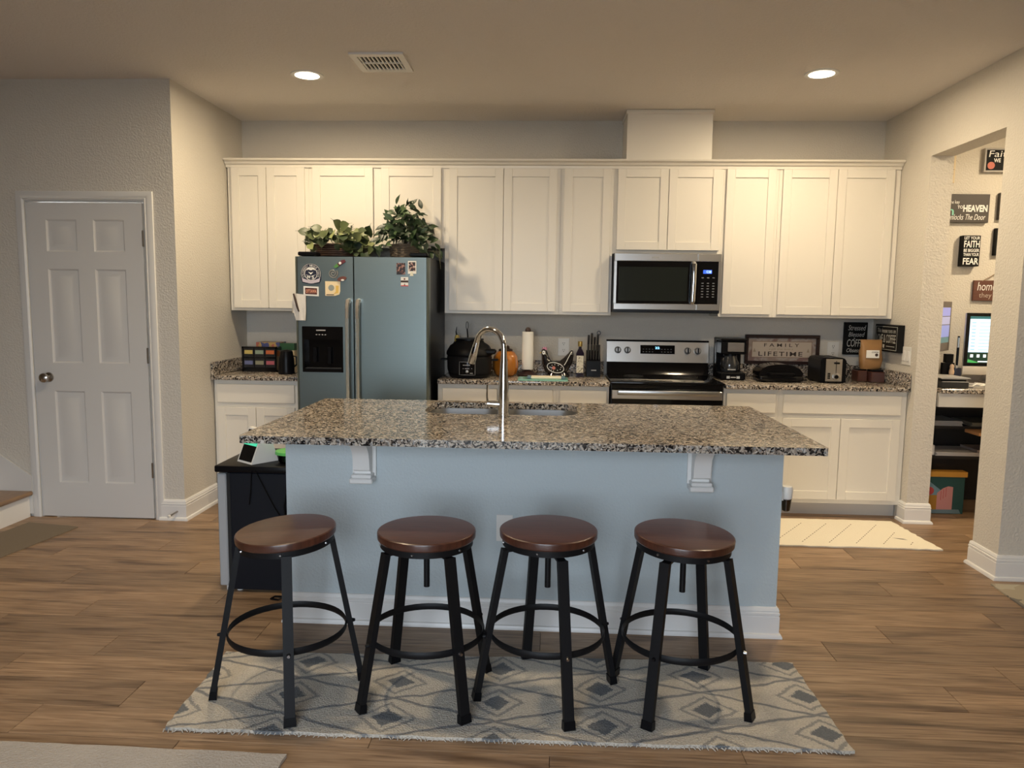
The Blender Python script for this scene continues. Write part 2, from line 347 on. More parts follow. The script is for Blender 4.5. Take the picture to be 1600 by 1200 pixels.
P('door_jamb', B().box(-.985, -.962, -1.079, -.97, 0, 2.05).box(-.198, -.165, -1.079, -.97, 0, 2.05).box(-.985, -.165, -1.079, -.97, 2.047, 2.075), DOORP, dr)
for z in (1.77, 1.03, .28): P('hinge', B().cyl((-.2005, -1.094, z), (-.2005, -1.094, z+.10), .006, n=10).box(-.2095, -.1995, -1.0915, -1.086, z+.002, z+.098), NICKEL, dr)
kn = Matrix.Translation((-.868, YF, .93)) @ Matrix.Rotation(PI/2, 4, 'X')
P('knob', B().lathe([(.032, 0), (.030, .006), (.012, .010), (.011, .030), (.024, .036), (.031, .048), (.029, .060), (.018, .068), (0, .070)], n=20, M=kn), NICKEL, dr)
ds = T('door_stop', 'small metal door stop screwed into the white baseboard beside the door', 'door stop', (-.045, -1.094, .06))
P('rod', B().cyl((-.045, -1.094, .06), (-.060, -1.165, .05), .006, n=8), NICKEL, ds); P('tip', B().cyl((-.060, -1.165, .05), (-.063, -1.180, .048), .009, n=10), WHITE, ds)

# stairs at the left edge
st = T('staircase', 'wooden tread and white riser of the stairs left of the door', 'stairs', (-1.3, -1.6, 0))
for k in range(3):
    x = -1.04-.26*k; z = .175*(k+1)
    P('riser', box(x-.02, x, -2.2, -1.10, z-.175, z-.03), TRIM, st)
    P('tread', box(x-.28, x+.03, -2.2, -1.10, z-.03, z, bev=.012, seg=3), mat('stair_oak', (.25, .155, .085), .35, var=.35, vscale=4, stretch=(14, 1.2, 1)), st)
P('stringer', B().prism([(-1.02, .02), (-1.02, .275), (-1.9, .865), (-1.9, .02)], -1.098, -1.082), DOORP, st)

# ceiling fittings
def lamp(x, y, label):
    t = T('recessed_light', label, 'ceiling light', (x, y, CH), 'recessed ceiling lights')
    P('trim_ring', B().lathe([(.072, -.001), (.072, -.006), (.095, -.006), (.098, 0), (.072, -.001)], (x, y, CH-.0005), 32), TRIM, t)
    P('lens', B().lathe([(0, -.014), (.045, -.012), (.066, -.007), (.071, -.001), (0, -.001)], (x, y, CH-.0005), 32), mat('lamp_lens', (1, .95, .85), .5, emit=(1, .88, .66), estr=22), t)
lamp(*LAMPS[0], 'lit round recessed light in the ceiling left of the vent')
lamp(*LAMPS[1], 'lit round recessed light in the ceiling near the right wall')
vt = T('ceiling_vent', 'white rectangular louvred air vent in the ceiling', 'vent', (1.395, -1.395, CH))
vx0, vx1, vy0, vy1 = 1.245, 1.545, -1.555, -1.235
VB = mat('vent_dark', (.01, .01, .01), .8)
P('backing', box(vx0+.04, vx1-.04, vy0+.045, vy1-.045, CH-.004, CH-.001), VB, vt)
P('frame', B().box(vx0, vx1, vy0, vy0+.045, CH-.012, CH-.0005).box(vx0, vx1, vy1-.045, vy1, CH-.012, CH-.0005).box(vx0, vx0+.035, vy0+.045, vy1-.045, CH-.012, CH-.0005).box(vx1-.035, vx1, vy0+.045, vy1-.045, CH-.012, CH-.0005), TRIM, vt)
for k in range(10):
    x = vx0+.048+k*.0228
    P('slat', box(x-.004, x+.004, vy0+.045, vy1-.045, CH-.012, CH-.004), TRIM, vt)
P('cross_bar', box(vx0+.035, vx1-.035, -1.40, -1.39, CH-.013, CH-.004), TRIM, vt)

# ------------------------------------------------------------------ cabinets
def shaker(x0, x1, z0, z1, yf, parent, rail=.058, th=.019, name='door'):
    d = B(); d.box(x0, x0+rail, yf, yf+th, z0, z1, bev=.0015).box(x1-rail, x1, yf, yf+th, z0, z1, bev=.0015)
    d.box(x0+rail, x1-rail, yf, yf+th, z0, z0+rail, bev=.0015).box(x0+rail, x1-rail, yf, yf+th, z1-rail, z1, bev=.0015)
    o = P(name, d, CAB, parent); P('panel', box(x0+rail-.002, x1-rail+.002, yf+.009, yf+th-.002, z0+rail-.002, z1-rail+.002), CAB, o); return o
def upper(x0, x1, z0, doors, label, dz0=None):
    t = T('upper_cabinet', label, 'cabinet', ((x0+x1)/2, -.15, z0), 'white upper cabinets along the back wall')
    P('body', B().box(x0+.0005, x1-.0005, -.303, -.002, z0, 2.428), CAB, t)
    for a, b_ in doors: shaker(a, b_, dz0 or z0+.02, 2.393, -.325, t)
upper(.012, .61, 1.365, [(.044, .300), (.304, .583)], 'white two-door upper cabinet at the left end of the row')
upper(.61, 1.60, 1.83, [(.640, 1.082), (1.142, 1.575)], 'white upper cabinet above the refrigerator, behind the plants')
upper(1.60, 2.43, 1.365, [(1.633, 2.021), (2.025, 2.405)], 'tall white two-door upper cabinet right of the refrigerator')
upper(2.43, 2.805, 1.365, [(2.455, 2.785)], 'narrow one-door white upper cabinet left of the microwave')
upper(2.805, 3.57, 1.805, [(2.832, 3.186), (3.190, 3.552)], 'short white two-door upper cabinet above the microwave', 1.83)
upper(3.57, 3.955, 1.365, [(3.590, 3.932)], 'narrow one-door white upper cabinet right of the microwave')
upper(3.955, 4.786, 1.365, [(3.978, 4.350), (4.354, 4.738)], 'white two-door upper cabinet at the right end of the row')
cr = structure('trim_1', B().sweep([(.004, -.303), (4.786, -.303)], [(0, 2.395), (.012, 2.395), (.014, 2.412), (.028, 2.418), (.036, 2.432), (.058, 2.440), (.062, 2.452), (.0, 2.452)], 1), CAB)
dc = T('duct_cover', 'white boxed duct cover between the microwave cabinet and the ceiling', 'duct cover', (3.175, -.165, 2.454))
P('box', box(2.885, 3.475, -.33, -.002, 2.454, 2.765), CAB, dc); P('top_trim', box(2.875, 3.485, -.342, -.002, 2.765, 2.792, bev=.004), CAB, dc)

def basecab(x0, x1, drawers, doors, label):
    t = T('base_cabinet', label, 'cabinet', ((x0+x1)/2, -.3, 0), 'white base cabinets along the back wall')
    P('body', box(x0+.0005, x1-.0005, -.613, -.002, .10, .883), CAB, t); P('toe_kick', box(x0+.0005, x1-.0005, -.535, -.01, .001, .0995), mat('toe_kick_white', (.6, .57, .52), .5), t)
    for a, b_ in drawers: P('drawer_front', box(a, b_, -.634, -.6135, .722, .852, bev=.003), CAB, t)
    for a, b_ in doors: shaker(a, b_, .130, .690, -.634, t)
basecab(.008, .612, [(.032, .588)], [(.032, .308), (.312, .588)], 'white base cabinet left of the refrigerator, in the left corner')
basecab(1.598, 2.42, [(1.632, 2.012), (2.018, 2.396)], [(1.632, 2.012), (2.018, 2.396)], 'white two-drawer base cabinet under the black multicooker')
basecab(2.42, 2.784, [(2.446, 2.766)], [(2.446, 2.766)], 'narrow white base cabinet just left of the range')
basecab(3.562, 3.935, [(3.580, 3.912)], [(3.580, 3.912)], 'narrow white base cabinet just right of the range')
basecab(3.935, 4.785, [(3.962, 4.745)], [(3.962, 4.348), (4.352, 4.745)], 'white base cabinet with one wide drawer and two doors in the right corner')
CT = .914
def counter(x0, x1, label, sides=()):
    t = T('countertop', label, 'countertop', ((x0+x1)/2, -.33, .884), 'granite countertops along the back wall')
    P('slab', box(x0, x1, -.66, -.002, .884, CT, bev=.004, seg=2), GRAN, t); P('backsplash', box(x0, x1, -.024, -.003, CT+.0005, 1.008, bev=.002), GRAN, t)
    for a, b_ in sides: P('side_splash', box(a, b_, -.655, -.0245, CT+.0005, 1.008, bev=.002), GRAN, t)
counter(.003, .64, 'short speckled granite countertop left of the refrigerator', [(.004, .024)])
counter(1.60, 2.786, 'speckled granite countertop between the refrigerator and the range')
counter(3.569, 4.786, 'speckled granite countertop right of the range', [(4.764, 4.785)])

# ------------------------------------------------------------------ refrigerator
fr = T('refrigerator', 'stainless side-by-side refrigerator with black sides and ice dispenser', 'refrigerator', (1.11, -.4, 0))
P('case', box(.665, 1.562, -.72, -.03, .02, 1.742, bev=.004), BLK, fr)
P('base_grille', box(.675, 1.552, -.70, -.66, .003, .019), BLK, fr)
P('hinge_cover', B().box(.68, .80, -.78, -.66, 1.7425, 1.768, bev=.006), BLK, fr); P('hinge_cover', B().box(1.43, 1.55, -.78, -.66, 1.7425, 1.768, bev=.006), BLK, fr)
# left door built round the dispenser opening
L0, L1, R0, R1, FZ0, FZ1, FF, FB = .663, 1.058, 1.066, 1.564, .07, 1.735, -.80, -.725
dx0, dx1, dz0, dz1 = .708, .986, .965, 1.272
ld_ = B()
for a, b_, c, e in ((L0, L1, FZ0, dz0), (L0, L1, dz1, FZ1), (L0, dx0, dz0, dz1), (dx1, L1, dz0, dz1)):
    ld_.box(a, b_, FF+.012 if False else FF, FB, c, e)
# rounded vertical edge strips
def edge(x, sgn): return B().prism([(x, FB), (x, FF+.022)]+[(x+sgn*(.022-.022*math.cos(math.radians(t_))), FF+.022-.022*math.sin(math.radians(t_))) for t_ in (20, 40, 60, 80, 90)]+[(x+sgn*.022, FB)], FZ0, FZ1, 'Z')
ld_ = B()
for a, b_, c, e in ((L0+.022, L1, FZ0, dz0), (L0+.022, L1, dz1, FZ1), (L0+.022, dx0, dz0, dz1), (dx1, L1, dz0, dz1)): ld_.box(a, b_, FF, FB, c, e)
e1 = edge(L0, 1); ld_.add(e1.v, e1.f)
dl = P('door', ld_, FRST, fr)
rd_ = B().box(R0, R1-.022, FF, FB, FZ0, FZ1); e2 = edge(R1, -1); rd_.add(e2.v, e2.f); drr = P('door', rd_, FRST, fr)
def fhandle(x, par):
    h = B().tube([(x, FF, 1.445), (x, FF-.035, 1.44), (x, FF-.055, 1.40), (x, FF-.055, 1.33)], [(.019, .014), (.021, .016), (.018, .014), (.015, .013)], 10)
    HC = mat('handle_cap', (.86, .83, .78), .15, .8); P('handle_cap', h, HC, par)
    P('handle', B().tube([(x, FF-.055, 1.33), (x, FF-.058, 1.1), (x, FF-.055, .80)], [(.013, .016)]*3, 12), mat('handle_steel', (.70, .76, .78), .2, .85), par)
    P('handle_cap', B().tube([(x, FF-.055, .80), (x, FF-.055, .74), (x, FF-.035, .70), (x, FF, .695)], [(.015, .013), (.018, .014), (.021, .016), (.019, .014)], 10), HC, par)
fhandle(1.030, dl); fhandle(1.098, drr)
dp = P('dispenser', B().box(dx0, dx1, FF+.05, FF+.055, dz0, dz1).box(dx0, dx0+.012, FF-.004, FF+.05, dz0, dz1).box(dx1-.012, dx1, FF-.004, FF+.05, dz0, dz1).box(dx0+.012, dx1-.012, FF-.004, FF+.05, 1.185, dz1).box(dx0+.012, dx1-.012, FF-.004, FF+.05, dz0, dz0+.022), BLKG, fr)
P('paddle', box(.775, .795, FF+.02, FF+.03, 1.03, 1.13), BLK, dp); P('paddle', box(.875, .895, FF+.02, FF+.03, 1.02, 1.13), BLK, dp)
P('drip_tray', box(.725, .97, FF+.004, FF+.049, .9875, .993), DGREY, dp)
P('button', B().box(.802, .812, FF-.006, FF-.004, 1.215, 1.220).box(.822, .832, FF-.006, FF-.004, 1.215, 1.220).box(.842, .852, FF-.006, FF-.004, 1.215, 1.220).box(.862, .872, FF-.006, FF-.004, 1.215, 1.220), GLET, dp)
P('name_strip', box(.805, .868, FF-.0052, FF-.004, 1.243, 1.251), GLET, dp)

# magnets and prints on the fridge
MY = FF-.001
def flat(name, label, cat, outline, m_, th=.004, group=None, y=MY):
    cx = sum(p[0] for p in outline)/len(outline); cz = min(p[1] for p in outline)
    t = T(name, label, cat, (cx, y, cz), group); P('base', B().prism(outline, y-th, y), m_, t); return t
NAVY = mat('navy_print', (.012, .016, .04), .4); ORANGE = mat('orange_print', (.65, .22, .06), .5); YEL = mat('yellow_print', (.75, .50, .12), .5)
G1 = 'magnets on the refrigerator doors'
c0, cz0 = .776, 1.622
t = flat('school_magnet', 'round navy and white school crest magnet with a ribbon below', 'magnet', circ(c0, cz0, .068)[0:13]+[(c0-.068, 1.585), (c0-.058, 1.562), (c0-.03, 1.556), (c0, 1.551), (c0+.03, 1.556), (c0+.058, 1.562), (c0+.068, 1.585)], NAVY, group=G1)
ring = B()
for k in range(40):
    a0, a1 = 2*PI*k/40, 2*PI*(k+1)/40
    for r0, r1 in ((.0635, .0655), (.0405, .044)):
        ring.add([(c0+r0*math.cos(a0), MY-.005, cz0+r0*math.sin(a0)), (c0+r1*math.cos(a0), MY-.005, cz0+r1*math.sin(a0)), (c0+r1*math.cos(a1), MY-.005, cz0+r1*math.sin(a1)), (c0+r0*math.cos(a1), MY-.005, cz0+r0*math.sin(a1))], [(0, 1, 2, 3)])
P('rings', ring, WLET, t)
word = 'STRAWBERRY MIDDLE SCHOOL'
for i, ch in enumerate(word):
    if ch == ' ': continue
    a = math.radians(205-230*i/(len(word)-1)); R_ = .0535; ca, sa = math.cos(a-PI/2), math.sin(a-PI/2)
    ox, oz = c0+R_*math.cos(a), cz0+R_*math.sin(a)
    text(ch, -.0032, .0032, -.0055, .0055, lambda u, v, ox=ox, oz=oz, ca=ca, sa=sa: (ox+u*ca-v*sa, MY-.005, oz+u*sa+v*ca), WLET, t, bold=.01, n=1)
P('shield', B().prism([(c0-.032, 1.642), (c0-.032, 1.60), (c0, 1.580), (c0+.032, 1.60), (c0+.032, 1.642), (c0+.015, 1.650), (c0, 1.642), (c0-.015, 1.650)], MY-.0058, MY-.004), NAVY, t)
P('emblem', B().add([(c0-.03, MY-.0045, 1.645), (c0+.03, MY-.0045, 1.645), (c0+.018, MY-.0045, 1.66), (c0-.018, MY-.0045, 1.66)], [(0, 1, 2, 3)]).add([(c0-.018, MY-.0062, 1.634), (c0, MY-.0062, 1.628), (c0+.018, MY-.0062, 1.634), (c0, MY-.0062, 1.615)], [(0, 1, 2, 3)]).add([(c0-.032, MY-.0062, 1.616), (c0, MY-.0062, 1.605), (c0+.032, MY-.0062, 1.616), (c0+.032, MY-.0062, 1.614), (c0, MY-.0062, 1.603), (c0-.032, MY-.0062, 1.614)], [(0, 1, 4, 5), (1, 2, 3, 4)]), WLET, t)
text('M', c0-.025, c0-.005, 1.590, 1.608, FY(MY-.0063), WLET, t, bold=.03); text('S', c0+.006, c0+.022, 1.588, 1.608, FY(MY-.0063), WLET, t, bold=.02)
P('ribbon', B().prism([(c0-.062, 1.594), (c0-.03, 1.582), (c0, 1.577), (c0+.03, 1.582), (c0+.062, 1.594), (c0+.056, 1.568), (c0+.03, 1.562), (c0, 1.557), (c0-.03, 1.562), (c0-.056, 1.568)], MY-.0055, MY-.004), mat('lilac_print', (.55, .5, .58), .5), t)
t = flat('orange_magnet', 'small white-bordered magnet with orange lettering under the crest', 'magnet', [(.724, 1.477), (.826, 1.473), (.826, 1.536), (.724, 1.540)], WLET, group=G1)
P('print', B().prism([(.735, 1.487), (.816, 1.484), (.816, 1.526), (.735, 1.529)], MY-.0047, MY-.004), mat('maroon_print', (.10, .03, .025), .5), t)
text('OTTAWA', .740, .812, 1.495, 1.518, FY(MY-.0052), mat('salmon_letter', (.75, .34, .22), .5), t, bold=.03)
t = flat('yellow_magnet', 'cream and yellow square magnet with one rounded corner', 'magnet', [(.871, 1.573), (.871, 1.477), (.935, 1.477), (.965, 1.487), (.972, 1.51), (.972, 1.573)], mat('cream_print', (.85, .70, .45), .5), group=G1)
P('border', B().prism([(.942, 1.545), (.942, 1.505), (.925, 1.488), (.960, 1.497), (.963, 1.545)], MY-.0047, MY-.004), YEL, t)
P('print', B().prism(circ(.912, 1.53, .02), MY-.0047, MY-.004), mat('grey_print', (.30, .33, .31), .5), t); P('print', B().box(.878, .93, MY-.0047, MY-.004, 1.482, 1.487), BLET, t)
t = flat('striped_magnet', 'small green, white and dark red magnet at the upper right of the left door', 'magnet', [(.938, 1.672), (.952, 1.664), (1.012, 1.702), (1.004, 1.716), (.985, 1.712)], mat('dark_red_print', (.12, .02, .03), .5), .012, G1)
P('green_end', B().prism([(.930, 1.668), (.947, 1.659), (.967, 1.672), (.955, 1.690)], MY-.0135, MY-.001), mat('green_print', (.08, .25, .06), .5), t); P('white_patch', B().prism(circ(.976, 1.693, .009), MY-.014, MY-.012), WLET, t)
t = T('spiral_magnet', 'small silver spiral magnet beside the school crest', 'magnet', (.925, MY, 1.60), G1)
P('coil', B().tube([(.925+(.004+.0024*k/2)*math.cos(k*.55), MY-.006, 1.625+(.004+.0024*k/2)*math.sin(k*.55)) for k in range(25)], .0042, 6), mat('pewter', (.55, .52, .47), .3, .8), t)
t = flat('oval_magnet', 'small brown oval magnet above the yellow square one', 'magnet', [(.985+(.032*math.cos(a))*.95-.014*math.sin(a)*.3, 1.590+.014*math.sin(a)+.032*math.cos(a)*.25) for a in [2*PI*k/18 for k in range(18)]], mat('brown_print', (.15, .05, .035), .4), .010, G1)
P('white_patch', B().prism(circ(.990, 1.582, .006, rx=.011), MY-.0115, MY-.010), WLET, t)
t = flat('photo_print', 'dark unframed photo print on the right refrigerator door', 'photo', [(1.350, 1.622), (1.408, 1.622), (1.408, 1.698), (1.350, 1.698)], print_mat('photo_a', [(0, (.01, .008, .008)), (.5, (.10, .03, .02)), (.58, (.5, .27, .2)), (.66, (.02, .02, .02))], 45, (1.5, 1, 1)), .002)
t = flat('photo_print', 'white-bordered instant photo on the right refrigerator door', 'photo', [(1.426, 1.628), (1.482, 1.628), (1.482, 1.712), (1.426, 1.712)], PAPER, .002)
P('picture', B().prism([(1.432, 1.646), (1.476, 1.646), (1.476, 1.704), (1.432, 1.704)], MY-.0026, MY-.002), print_mat('photo_b', [(0, (.01, .008, .008)), (.52, (.22, .06, .04)), (.58, (.6, .5, .42)), (.68, (.02, .02, .03))], 55), t)
t = T('clip_magnet', 'tiny cream clip magnet at the foot of the instant photo', 'magnet', (1.452, MY, 1.612), G1); P('clip', B().prism([(1.440, 1.614), (1.464, 1.614), (1.458, 1.637), (1.446, 1.637)], MY-.010, MY-.0032), mat('cream_clip', (.8, .77, .6), .4), t)
t = flat('strip_magnet', 'small white magnet with black band and red foot on the right door', 'magnet', [(1.379, 1.546), (1.429, 1.546), (1.429, 1.606), (1.379, 1.606)], WLET, .004, G1)
P('band', B().box(1.379, 1.429, MY-.0046, MY-.004, 1.571, 1.584), BLET, t); P('red_band', B().box(1.379, 1.429, MY-.0046, MY-.004, 1.546, 1.552), mat('red_print', (.6, .04, .04), .5), t)
P('print', B().prism(circ(1.404, 1.593, .006, 10), MY-.0046, MY-.004).prism([(1.399, 1.552), (1.409, 1.552), (1.405, 1.566)], MY-.0046, MY-.004), mat('brown_print', (.15, .05, .035), .4), t)
t = T('clipped_cloth', 'crumpled white cloth hung from a dark clip on the refrigerator edge', 'cloth', (.69, MY, 1.31))
ny_, nx_ = 10, 8; vs = []; fs = []
for j in range(ny_+1):
    for i in range(nx_+1):
        u, v = i/nx_, j/ny_; wv = .012*math.sin(u*9+v*2)+.006*math.sin(u*17-v*5)
        x = .655+.088*u-(.012*v if u < .4 and v > .3 else 0); z = 1.492-.18*v-(0 if u > .3 else -.05*v)-.01*u*(1-v)
        vs.append((x, MY-.018+wv*.9*(.3+v*.7), z))
o_ = len(vs); vs += [(p[0], p[1]+.0035, p[2]) for p in vs]
for j in range(ny_):
    for i in range(nx_):
        a = j*(nx_+1)+i; q = (a, a+1, a+nx_+2, a+nx_+1); fs.append(q); fs.append(tuple(o_+k for k in q[::-1]))
bd = [i for i in range(nx_+1)]+[j*(nx_+1)+nx_ for j in range(1, ny_+1)]+[ny_*(nx_+1)+i for i in range(nx_-1, -1, -1)]+[j*(nx_+1) for j in range(ny_-1, 0, -1)]
fs += [(bd[k], bd[(k+1) % len(bd)], o_+bd[(k+1) % len(bd)], o_+bd[k]) for k in range(len(bd))]
P('cloth', B().add(vs, fs), mat('white_cloth', (.75, .72, .68), .9, bump=.2, bscale=120), t, ang=80)
P('clip', B().tube([(.665, MY-.03, 1.488), (.678, MY-.036, 1.45), (.69, MY-.035, 1.40), (.70, MY-.032, 1.37)], [.006, .008, .007, .005], 8), BLET, t)

# ------------------------------------------------------------------ plants on the fridge
def leaf_mesh(name, n=5, wid=.5, droop=.25, heart=False):
    vs = []; fs = []
    for i in range(n+1):
        t_ = i/n; w_ = wid*(math.sin(PI*min(1, t_*1.02+(.06 if not heart else .18)))**.8 if t_ < .99 else .0)*.5
        if heart and i == 0: w_ = wid*.35
        z = -droop*t_*t_
        vs += [(-w_, t_-(.06 if heart and i == 0 else 0), z+.10*w_), (0, t_, z-.03), (w_, t_-(.06 if heart and i == 0 else 0), z+.10*w_)]
    for i in range(n):
        a = i*3; fs += [(a, a+1, a+4, a+3), (a+1, a+2, a+5, a+4)]
    me = bpy.data.meshes.new(name); me.from_pydata(vs, [], fs); me.polygons.foreach_set('use_smooth', [True]*len(me.polygons)); return me
def leafmat(name, a, b_):
    m_ = mat(name, a, .45); nt = m_.node_tree; oi = nn(nt, 'ShaderNodeObjectInfo'); r = ramp(nt, [(0, a), (.6, tuple(x*.65+y*.35 for x, y in zip(a, b_))), (1, b_)]); nt.links.new(oi.outputs['Random'], r.inputs[0])
    nt.links.new(r.outputs[0], nt.nodes['Principled BSDF'].inputs['Base Color']); return m_
LM1 = leaf_mesh('leaf', 5, .8, .3, True); LM1.materials.append(leafmat('ivy_leaf', (.012, .028, .010), (.24, .27, .11)))
LM2 = leaf_mesh('leaf', 5, .5, .35); LM2.materials.append(leafmat('dark_leaf', (.006, .018, .008), (.055, .10, .035)))
def leaves(par, me, pts, size, rng, up=.4):
    off = rootloc(par)
    for (x, y, z), dr_ in pts:
        o = bpy.data.objects.new('leaf', me); COL.objects.link(o); o.parent = par
        d = Vector(dr_)*.7+Vector((rng.uniform(-.8, .8), rng.uniform(-.4, .3), rng.uniform(-.9, .6))); d.normalize()
        nz = Vector(dr_)*.5+Vector((rng.uniform(-.7, .7), -.75, rng.uniform(.1, .8))); nz = (nz-d*nz.dot(d)).normalized()
        q = Matrix((d.cross(nz), d, nz)).transposed().to_quaternion(); o.rotation_mode = 'QUATERNION'; o.rotation_quaternion = q
        s_ = size*rng.uniform(.7, 1.25); o.scale = (s_, s_, s_); o.location = Vector((x, y, z))-off
WICK = mat('wicker', (.09, .045, .025), .6); WICK2 = mat('grey_wicker', (.13, .10, .07), .7)
def basket(par, cx, cy, z0, rx, ry, h, m_, rows, flare=.1):
    for k in range(rows):
        z = z0+h*(k+.5)/rows; f = 1+flare*k/rows; pts = []
        for a in range(48):
            A = 2*PI*a/48; wv = 1+.025*math.cos(a*PI*.5+(k % 2)*PI); pts.append((cx+rx*f*wv*math.cos(A), cy+ry*f*wv*math.sin(A), z))
        P('strand', B().tube(pts, h/rows*.56, 6, closed=True), m_, par)
    P('soil', B().lathe([(0, h*.8), (.9, h*.8), (.9, 0.002), (0, 0.002)], (cx, cy, z0), 24, sx=rx, sy=ry), mat('moss', (.02, .018, .01), .9), par)
rng = random.Random(3)
FT = 1.7435
pl = T('potted_ivy', 'pale green ivy in a low brown wicker basket on the refrigerator', 'plant', (.86, -.5, FT))
P('saucer', B().lathe([(0, 0), (.19, 0), (.2, .008), (0, .008)], (.86, -.5, FT), 28, sy=.6), BLK, pl)
basket(pl, .86, -.50, FT+.0085, .135, .085, .085, WICK, 6)
pts = []
for k in range(210):
    a = rng.uniform(0, 2*PI); e = rng.uniform(-.05, 1.2); r = rng.uniform(.3, 1)
    x = .885+.235*r*math.cos(a)*math.cos(e*.6); y = min(-.42, -.55+.15*r*math.sin(a)); z = FT+.075+.135*math.sin(e)*r*1.05
    z = max(z, FT+.085)
    if not (z < FT+.125 and abs(x-.84) < .12): pts.append(((x, y, z), (math.cos(a), math.sin(a)*.8-.35, .25)))
for x, z in ((.93, 1.80), (.985, 1.79), (1.03, 1.775), (1.08, 1.78), (1.12, 1.785), (.72, 1.83), (.68, 1.87), (1.0, 1.80), (1.06, 1.80), (1.10, 1.77)): pts.append(((x, -.66+rng.uniform(0, .05), z), (0, -.8, .0)))
leaves(pl, LM1, pts, .082, rng)
P('stem', B().tube([(.86, -.5, FT+.07), (.80, -.51, FT+.16), (.70, -.52, FT+.15)], .003, 5).tube([(.88, -.5, FT+.07), (.95, -.53, FT+.17), (1.05, -.56, FT+.13)], .003, 5).tube([(.87, -.5, FT+.07), (.88, -.52, FT+.2)], .003, 5), mat('stem_green', (.05, .06, .02), .6), pl)
p2 = T('potted_foliage', 'bushy dark green leafy plant in a round grey wicker basket on the refrigerator', 'plant', (1.345, -.5, FT))
basket(p2, 1.345, -.50, FT+.001, .092, .085, .095, WICK2, 8, .12)
pts = []
for k in range(290):
    a = rng.uniform(0, 2*PI); e = rng.uniform(0, PI/2); r = rng.uniform(.25, 1)
    x = 1.36+.185*r*math.cos(a)*math.cos(e*.75); y = min(-.41, -.53+.14*r*math.sin(a)*math.cos(e*.5)); z = FT+.09+.235*math.sin(e)*r
    if not (z < FT+.13 and abs(x-1.335) < .085): pts.append(((x, y, z), (math.cos(a)*.8, math.sin(a)*.8-.25, .35)))
for x, y, z in ((1.52, -.6, 1.80), (1.55, -.6, 1.785), (1.58, -.62, 1.77), (1.50, -.62, 1.79), (1.47, -.63, 1.80), (1.60, -.55, 1.80), (1.53, -.5, 1.83), (1.19, -.6, 1.80), (1.22, -.62, 1.79), (1.17, -.58, 1.82), (1.20, -.62, 1.83), (1.56, -.5, 1.85)): pts.append(((x, y, z), (.7 if x > 1.3 else -.4, -.5, -.1)))
for k in range(14): pts.append(((1.36+rng.uniform(-.09, .12), -.5+rng.uniform(-.06, .04), FT+.29+rng.uniform(0, .09)), (rng.uniform(-.5, .5), -.2, 1.2)))
leaves(p2, LM2, pts, .068, rng)
sb = B()
for k in range(16):
    a = rng.uniform(0, 2*PI); sb.tube([(1.345, -.5, FT+.08), (1.36+.06*math.cos(a), -.5+.05*math.sin(a), FT+.2), (1.36+.12*math.cos(a), -.5+.1*math.sin(a), FT+.27)], .0025, 5)
for k in range(5): sb.tube([(1.47+k*.015, -.58, FT+.05), (1.56+k*.012, -.62, FT+.045), (1.625, -.64-.01*k, FT-.0-.02*k)], [.003, .0025, .001], 5)
P('stem', sb, mat('dark_stem', (.03, .03, .015), .6), p2)

# ------------------------------------------------------------------ microwave
mw = T('microwave', 'stainless over-the-range microwave with black glass door', 'microwave', (3.185, -.2, 1.39))
P('body', box(2.812, 3.562, -.375, -.003, 1.392, 1.803), DGREY, mw)
md = P('door', B().box(2.815, 3.395, -.402, -.376, 1.748, 1.802, bev=.003).box(2.815, 3.395, -.402, -.376, 1.408, 1.452, bev=.003).box(2.815, 2.832, -.402, -.376, 1.452, 1.748), STEELX, mw)
P('window', B().box(2.832, 3.395, -.400, -.378, 1.452, 1.748), BLKG, md)
P('window_mesh', box(2.848, 3.33, -.4012, -.4, 1.472, 1.708), mat('mesh_grey', (.012, .016, .015), .12), md)
P('handle', B().tube([(3.367, -.401, 1.742), (3.367, -.43, 1.73), (3.366, -.437, 1.60), (3.364, -.43, 1.47), (3.364, -.401, 1.458)], [(.010, .016)]*5, 10), CHROME, md)
cpn = P('control_panel', B().box(3.398, 3.56, -.402, -.376, 1.748, 1.802, bev=.003).box(3.398, 3.56, -.402, -.376, 1.408, 1.452, bev=.003).box(3.540, 3.56, -.402, -.376, 1.452, 1.748), STEELX, mw)
P('panel_glass', box(3.398, 3.54, -.4, -.378, 1.452, 1.748), BLKG, cpn)
P('display', box(3.435, 3.495, -.4015, -.4, 1.665, 1.690), mat('blue_display_dim', (.01, .02, .1), .3, emit=(.05, .15, .9), estr=1.2), cpn)
text('12', 3.457, 3.470, 1.669, 1.686, FY(-.4021), mat('display_digit', (.5, .7, 1), .3, emit=(.55, .75, 1), estr=1.6), cpn); text('38', 3.474, 3.490, 1.669, 1.686, FY(-.4021), MATS['display_digit'], cpn)
kb = B()
for r in range(8):
    for c in range(3):
        if r != 6: kb.box(3.425+c*.038, 3.440+c*.038, -.4012, -.4, 1.50+r*.019, 1.506+r*.019)
P('button', kb, mat('key_grey', (.16, .17, .18), .5), cpn)
P('vent_strip', box(2.815, 3.56, -.385, -.01, 1.388, 1.3915), BLK, mw); P('name_badge', box(3.075, 3.125, -.4030, -.402, 1.768, 1.779), GLET, mw)

